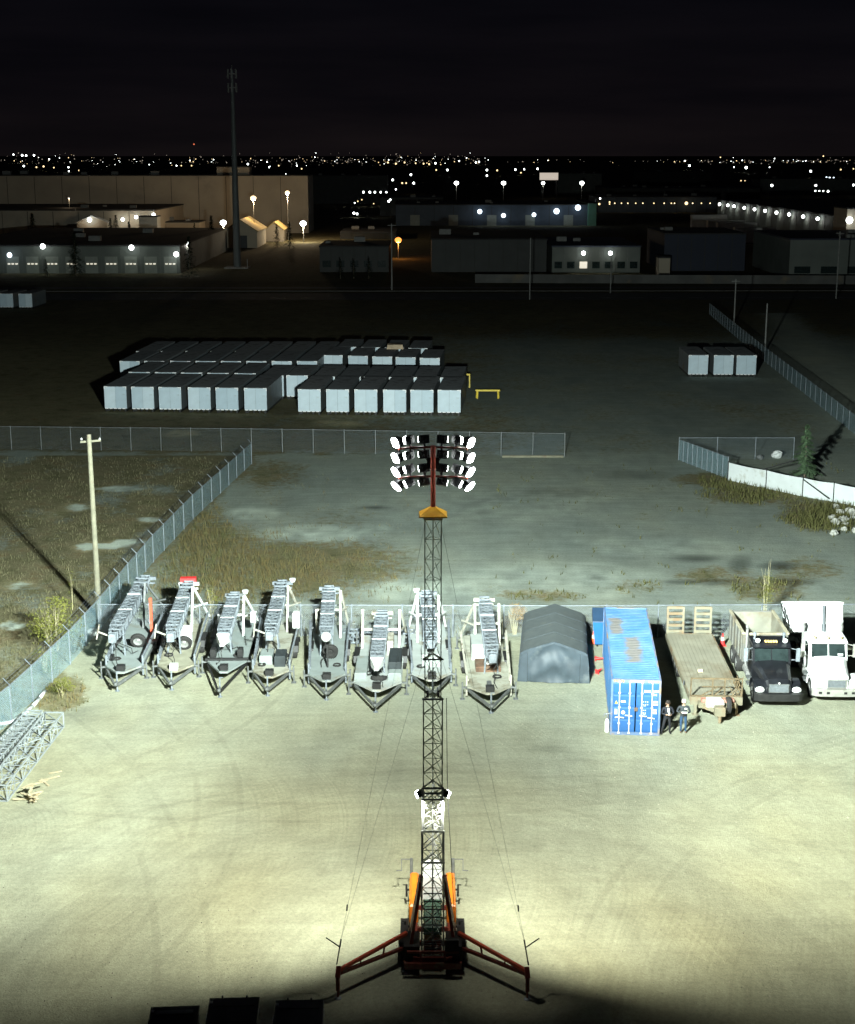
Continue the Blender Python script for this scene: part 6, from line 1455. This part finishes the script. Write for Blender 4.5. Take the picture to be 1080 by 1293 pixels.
# city lamps
def city(px, py, r, em, D=None):
    if D is None: D = min(5200, max(700, 20 / max(.0038, math.tan(TH + math.atan((py - CY) / F)))))
    p = AT(px, py, D); s = D / 1950 * r * .66
    return p, s
base_lamp = {}
def city_lamp(px, py, r, em=e_white):
    p, s = city(px, py, r, em)
    if em.name not in base_lamp:
        q = MB(); q.ball((0, 0, 0), 1, 7); me_ = q.build('city_lamp', em, None, True); base_lamp[em.name] = me_; o = me_
    else: o = base_lamp[em.name].copy(); COL.objects.link(o)
    o.location = p; o.scale = (s, s, s)
    g = {'lit lamp white': 'white', 'lit lamp warm': 'warm', 'lit lamp cool': 'cool blue', 'lit lamp red': 'red', 'lit lamp orange': 'orange'}[em.name]
    return tag(o, f'tiny {g} lamp glowing among the distant dark rooftops', 'lamp', f'distant {g} city lamps')
for px, py, r in ((30, 209.5, 1.6), (46, 211, 1.4), (55, 210, 1.7), (68, 211.5, 1.2), (86.5, 211, 1.3), (87, 216, 1.3), (100, 215, 1.5), (113, 214, 1.6), (111, 217, 1.2), (135, 211, 1.4), (141, 220.5, 1.8), (36, 222, .9), (62, 201, 1.3), (43, 196, 1.6), (17, 195, 1.3), (28, 196, 1.8), (33, 196.3, 1.6), (212, 220, 1.2), (220, 219.5, 1.2), (226, 217, 1.7), (233, 219, 1.2), (240, 219, 1.3), (247, 219.5, 1.3), (217, 209, 1.1), (223, 209, 1.1), (229, 209, 1.1), (242, 209, 1.2), (259, 216, 1.5), (270, 216, 1.2), (284, 217, 1.3),
                  (313, 207, 1.6), (340, 211, 1.2), (352, 209, 1.3), (361, 220, 1.3), (375, 209, 1.3), (381, 213, 1.3), (496, 227, 1.9), (519, 220.5, 1.9), (522.5, 231, 2.0), (500, 239, 1.3), (459, 242.5, 2.), (467, 242.5, 2.), (473.5, 242.5, 1.8), (481, 242.5, 1.8), (488, 242.5, 1.5), (491, 254, 2.1), (493, 252, 1.6), (447, 269, 2.2), (451, 270, 1.9), (472, 257, 1.), (448, 256, 1.1), (452, 254, 1.1), (457, 252, 1.1),
                  (615, 214.5, 1.8), (615, 221.5, 1.6), (628, 215, 1.6), (651, 214, 1.7), (658, 218, 1.3), (662, 213.5, 1.5), (679, 213, 1.7), (551, 214.5, 1.4), (565, 214.5, 1.8), (550, 206, 1.7), (542, 207, 1.5), (601, 205, 1.4), (605, 204, 1.2), (580, 203, 1.1), (871, 209, 1.8), (942.5, 211.5, 2.4), (1024, 216, 2.0), (975, 234, 2.3), (1030.5, 234, 2.0), (1030, 241, 1.2), (1035, 241, 1.2), (1040, 241, 1.2), (1046, 241.5, 1.9), (1078, 233.5, 1.9), (936, 228, 1.1), (941, 228, .9), (852, 204, .9), (865, 203, 1.), (910, 198.5, 1.), (1040, 197, 1.2), (972, 211, .9), (927, 211, .9),
                  (549, 265.5, 1.), (557, 262, 1.2), (690, 300, 1.1), (692, 306, 1.), (656, 284, 1.1), (1062, 214, 1.4), (1078, 213, 1.2), (770, 255, 1.5), (758, 250.5, 1.6)):
    city_lamp(px, py, r, e_warm if (int(px * 7 + py * 3) % 5) < 2 and r < 1.8 else e_white)
for px, py, r in ((96, 221.5, 2.), (101, 221.5, 2.), (1044, 224, 1.6), (1048, 224.3, 1.6), (1053, 224.3, 1.4), (1060, 225, 1.)): city_lamp(px, py, r, e_blue)
for px, py, r in ((74, 222, 1.2), (78, 222.3, 1.2), (60, 222, 1.), (52, 222, 1.), (80, 223, 1.4), (47, 222, .9), (66, 222, 1.), (490, 205, 1.6), (500, 206.5, 1.7), (511, 205, 1.5), (535, 206.5, 1.5), (525, 206, 1.3), (443, 231, 1.3), (508, 231, 1.6), (513, 231, 1.4)): city_lamp(px, py, r, e_warm)
city_lamp(245, 182, 1.2, e_red)
rnd = random.Random(11)
for em, n in ((e_white, 95), (e_warm, 110), (emis('lit lamp faint', (1, .85, .68), .55), 420)):
    q = MB()
    for _ in range(n):
        px = rnd.choice((rnd.uniform(-60, 620), rnd.uniform(-60, 620), rnd.uniform(300, 560), rnd.uniform(880, 1140), rnd.uniform(-60, 1140)))
        py = rnd.gauss(203.5, 4.5) if px < 640 else rnd.gauss(203.5, 1.6)
        py = max(193, min(214, py))
        p, s = city(px, py, rnd.choice((.32, .36, .42, .5, .8)), em, rnd.uniform(3500, 5500)); q.ball(p, s, 5)
    tag(q.build('distant_city_lights', em), kind='stuff')
# far dark roof line
for i, (x0, x1, yb, yt, D, lb) in enumerate(((100, 270, 218, 211, 1500, 'far dim flat building beyond the precast warehouse, left of the penthouse'), (390, 490, 238, 222, 900, 'dim building right of the precast warehouse with a row of small lamps'), (705, 760, 228, 219, 1100, 'dim flat building adjoining the pale sign board'), (800, 900, 226, 217, 1400, 'far dim flat building above the receding lamp row'), (960, 1100, 236, 226, 1100, 'far dim flat building under the cool blue sign at right'), (480, 560, 262, 250, 720, 'dim flat building above the orange lamp'))):
    building(lb, x0, x1, yb, yt, 30, bd if i % 2 else bg_, brf, D, seams=6)
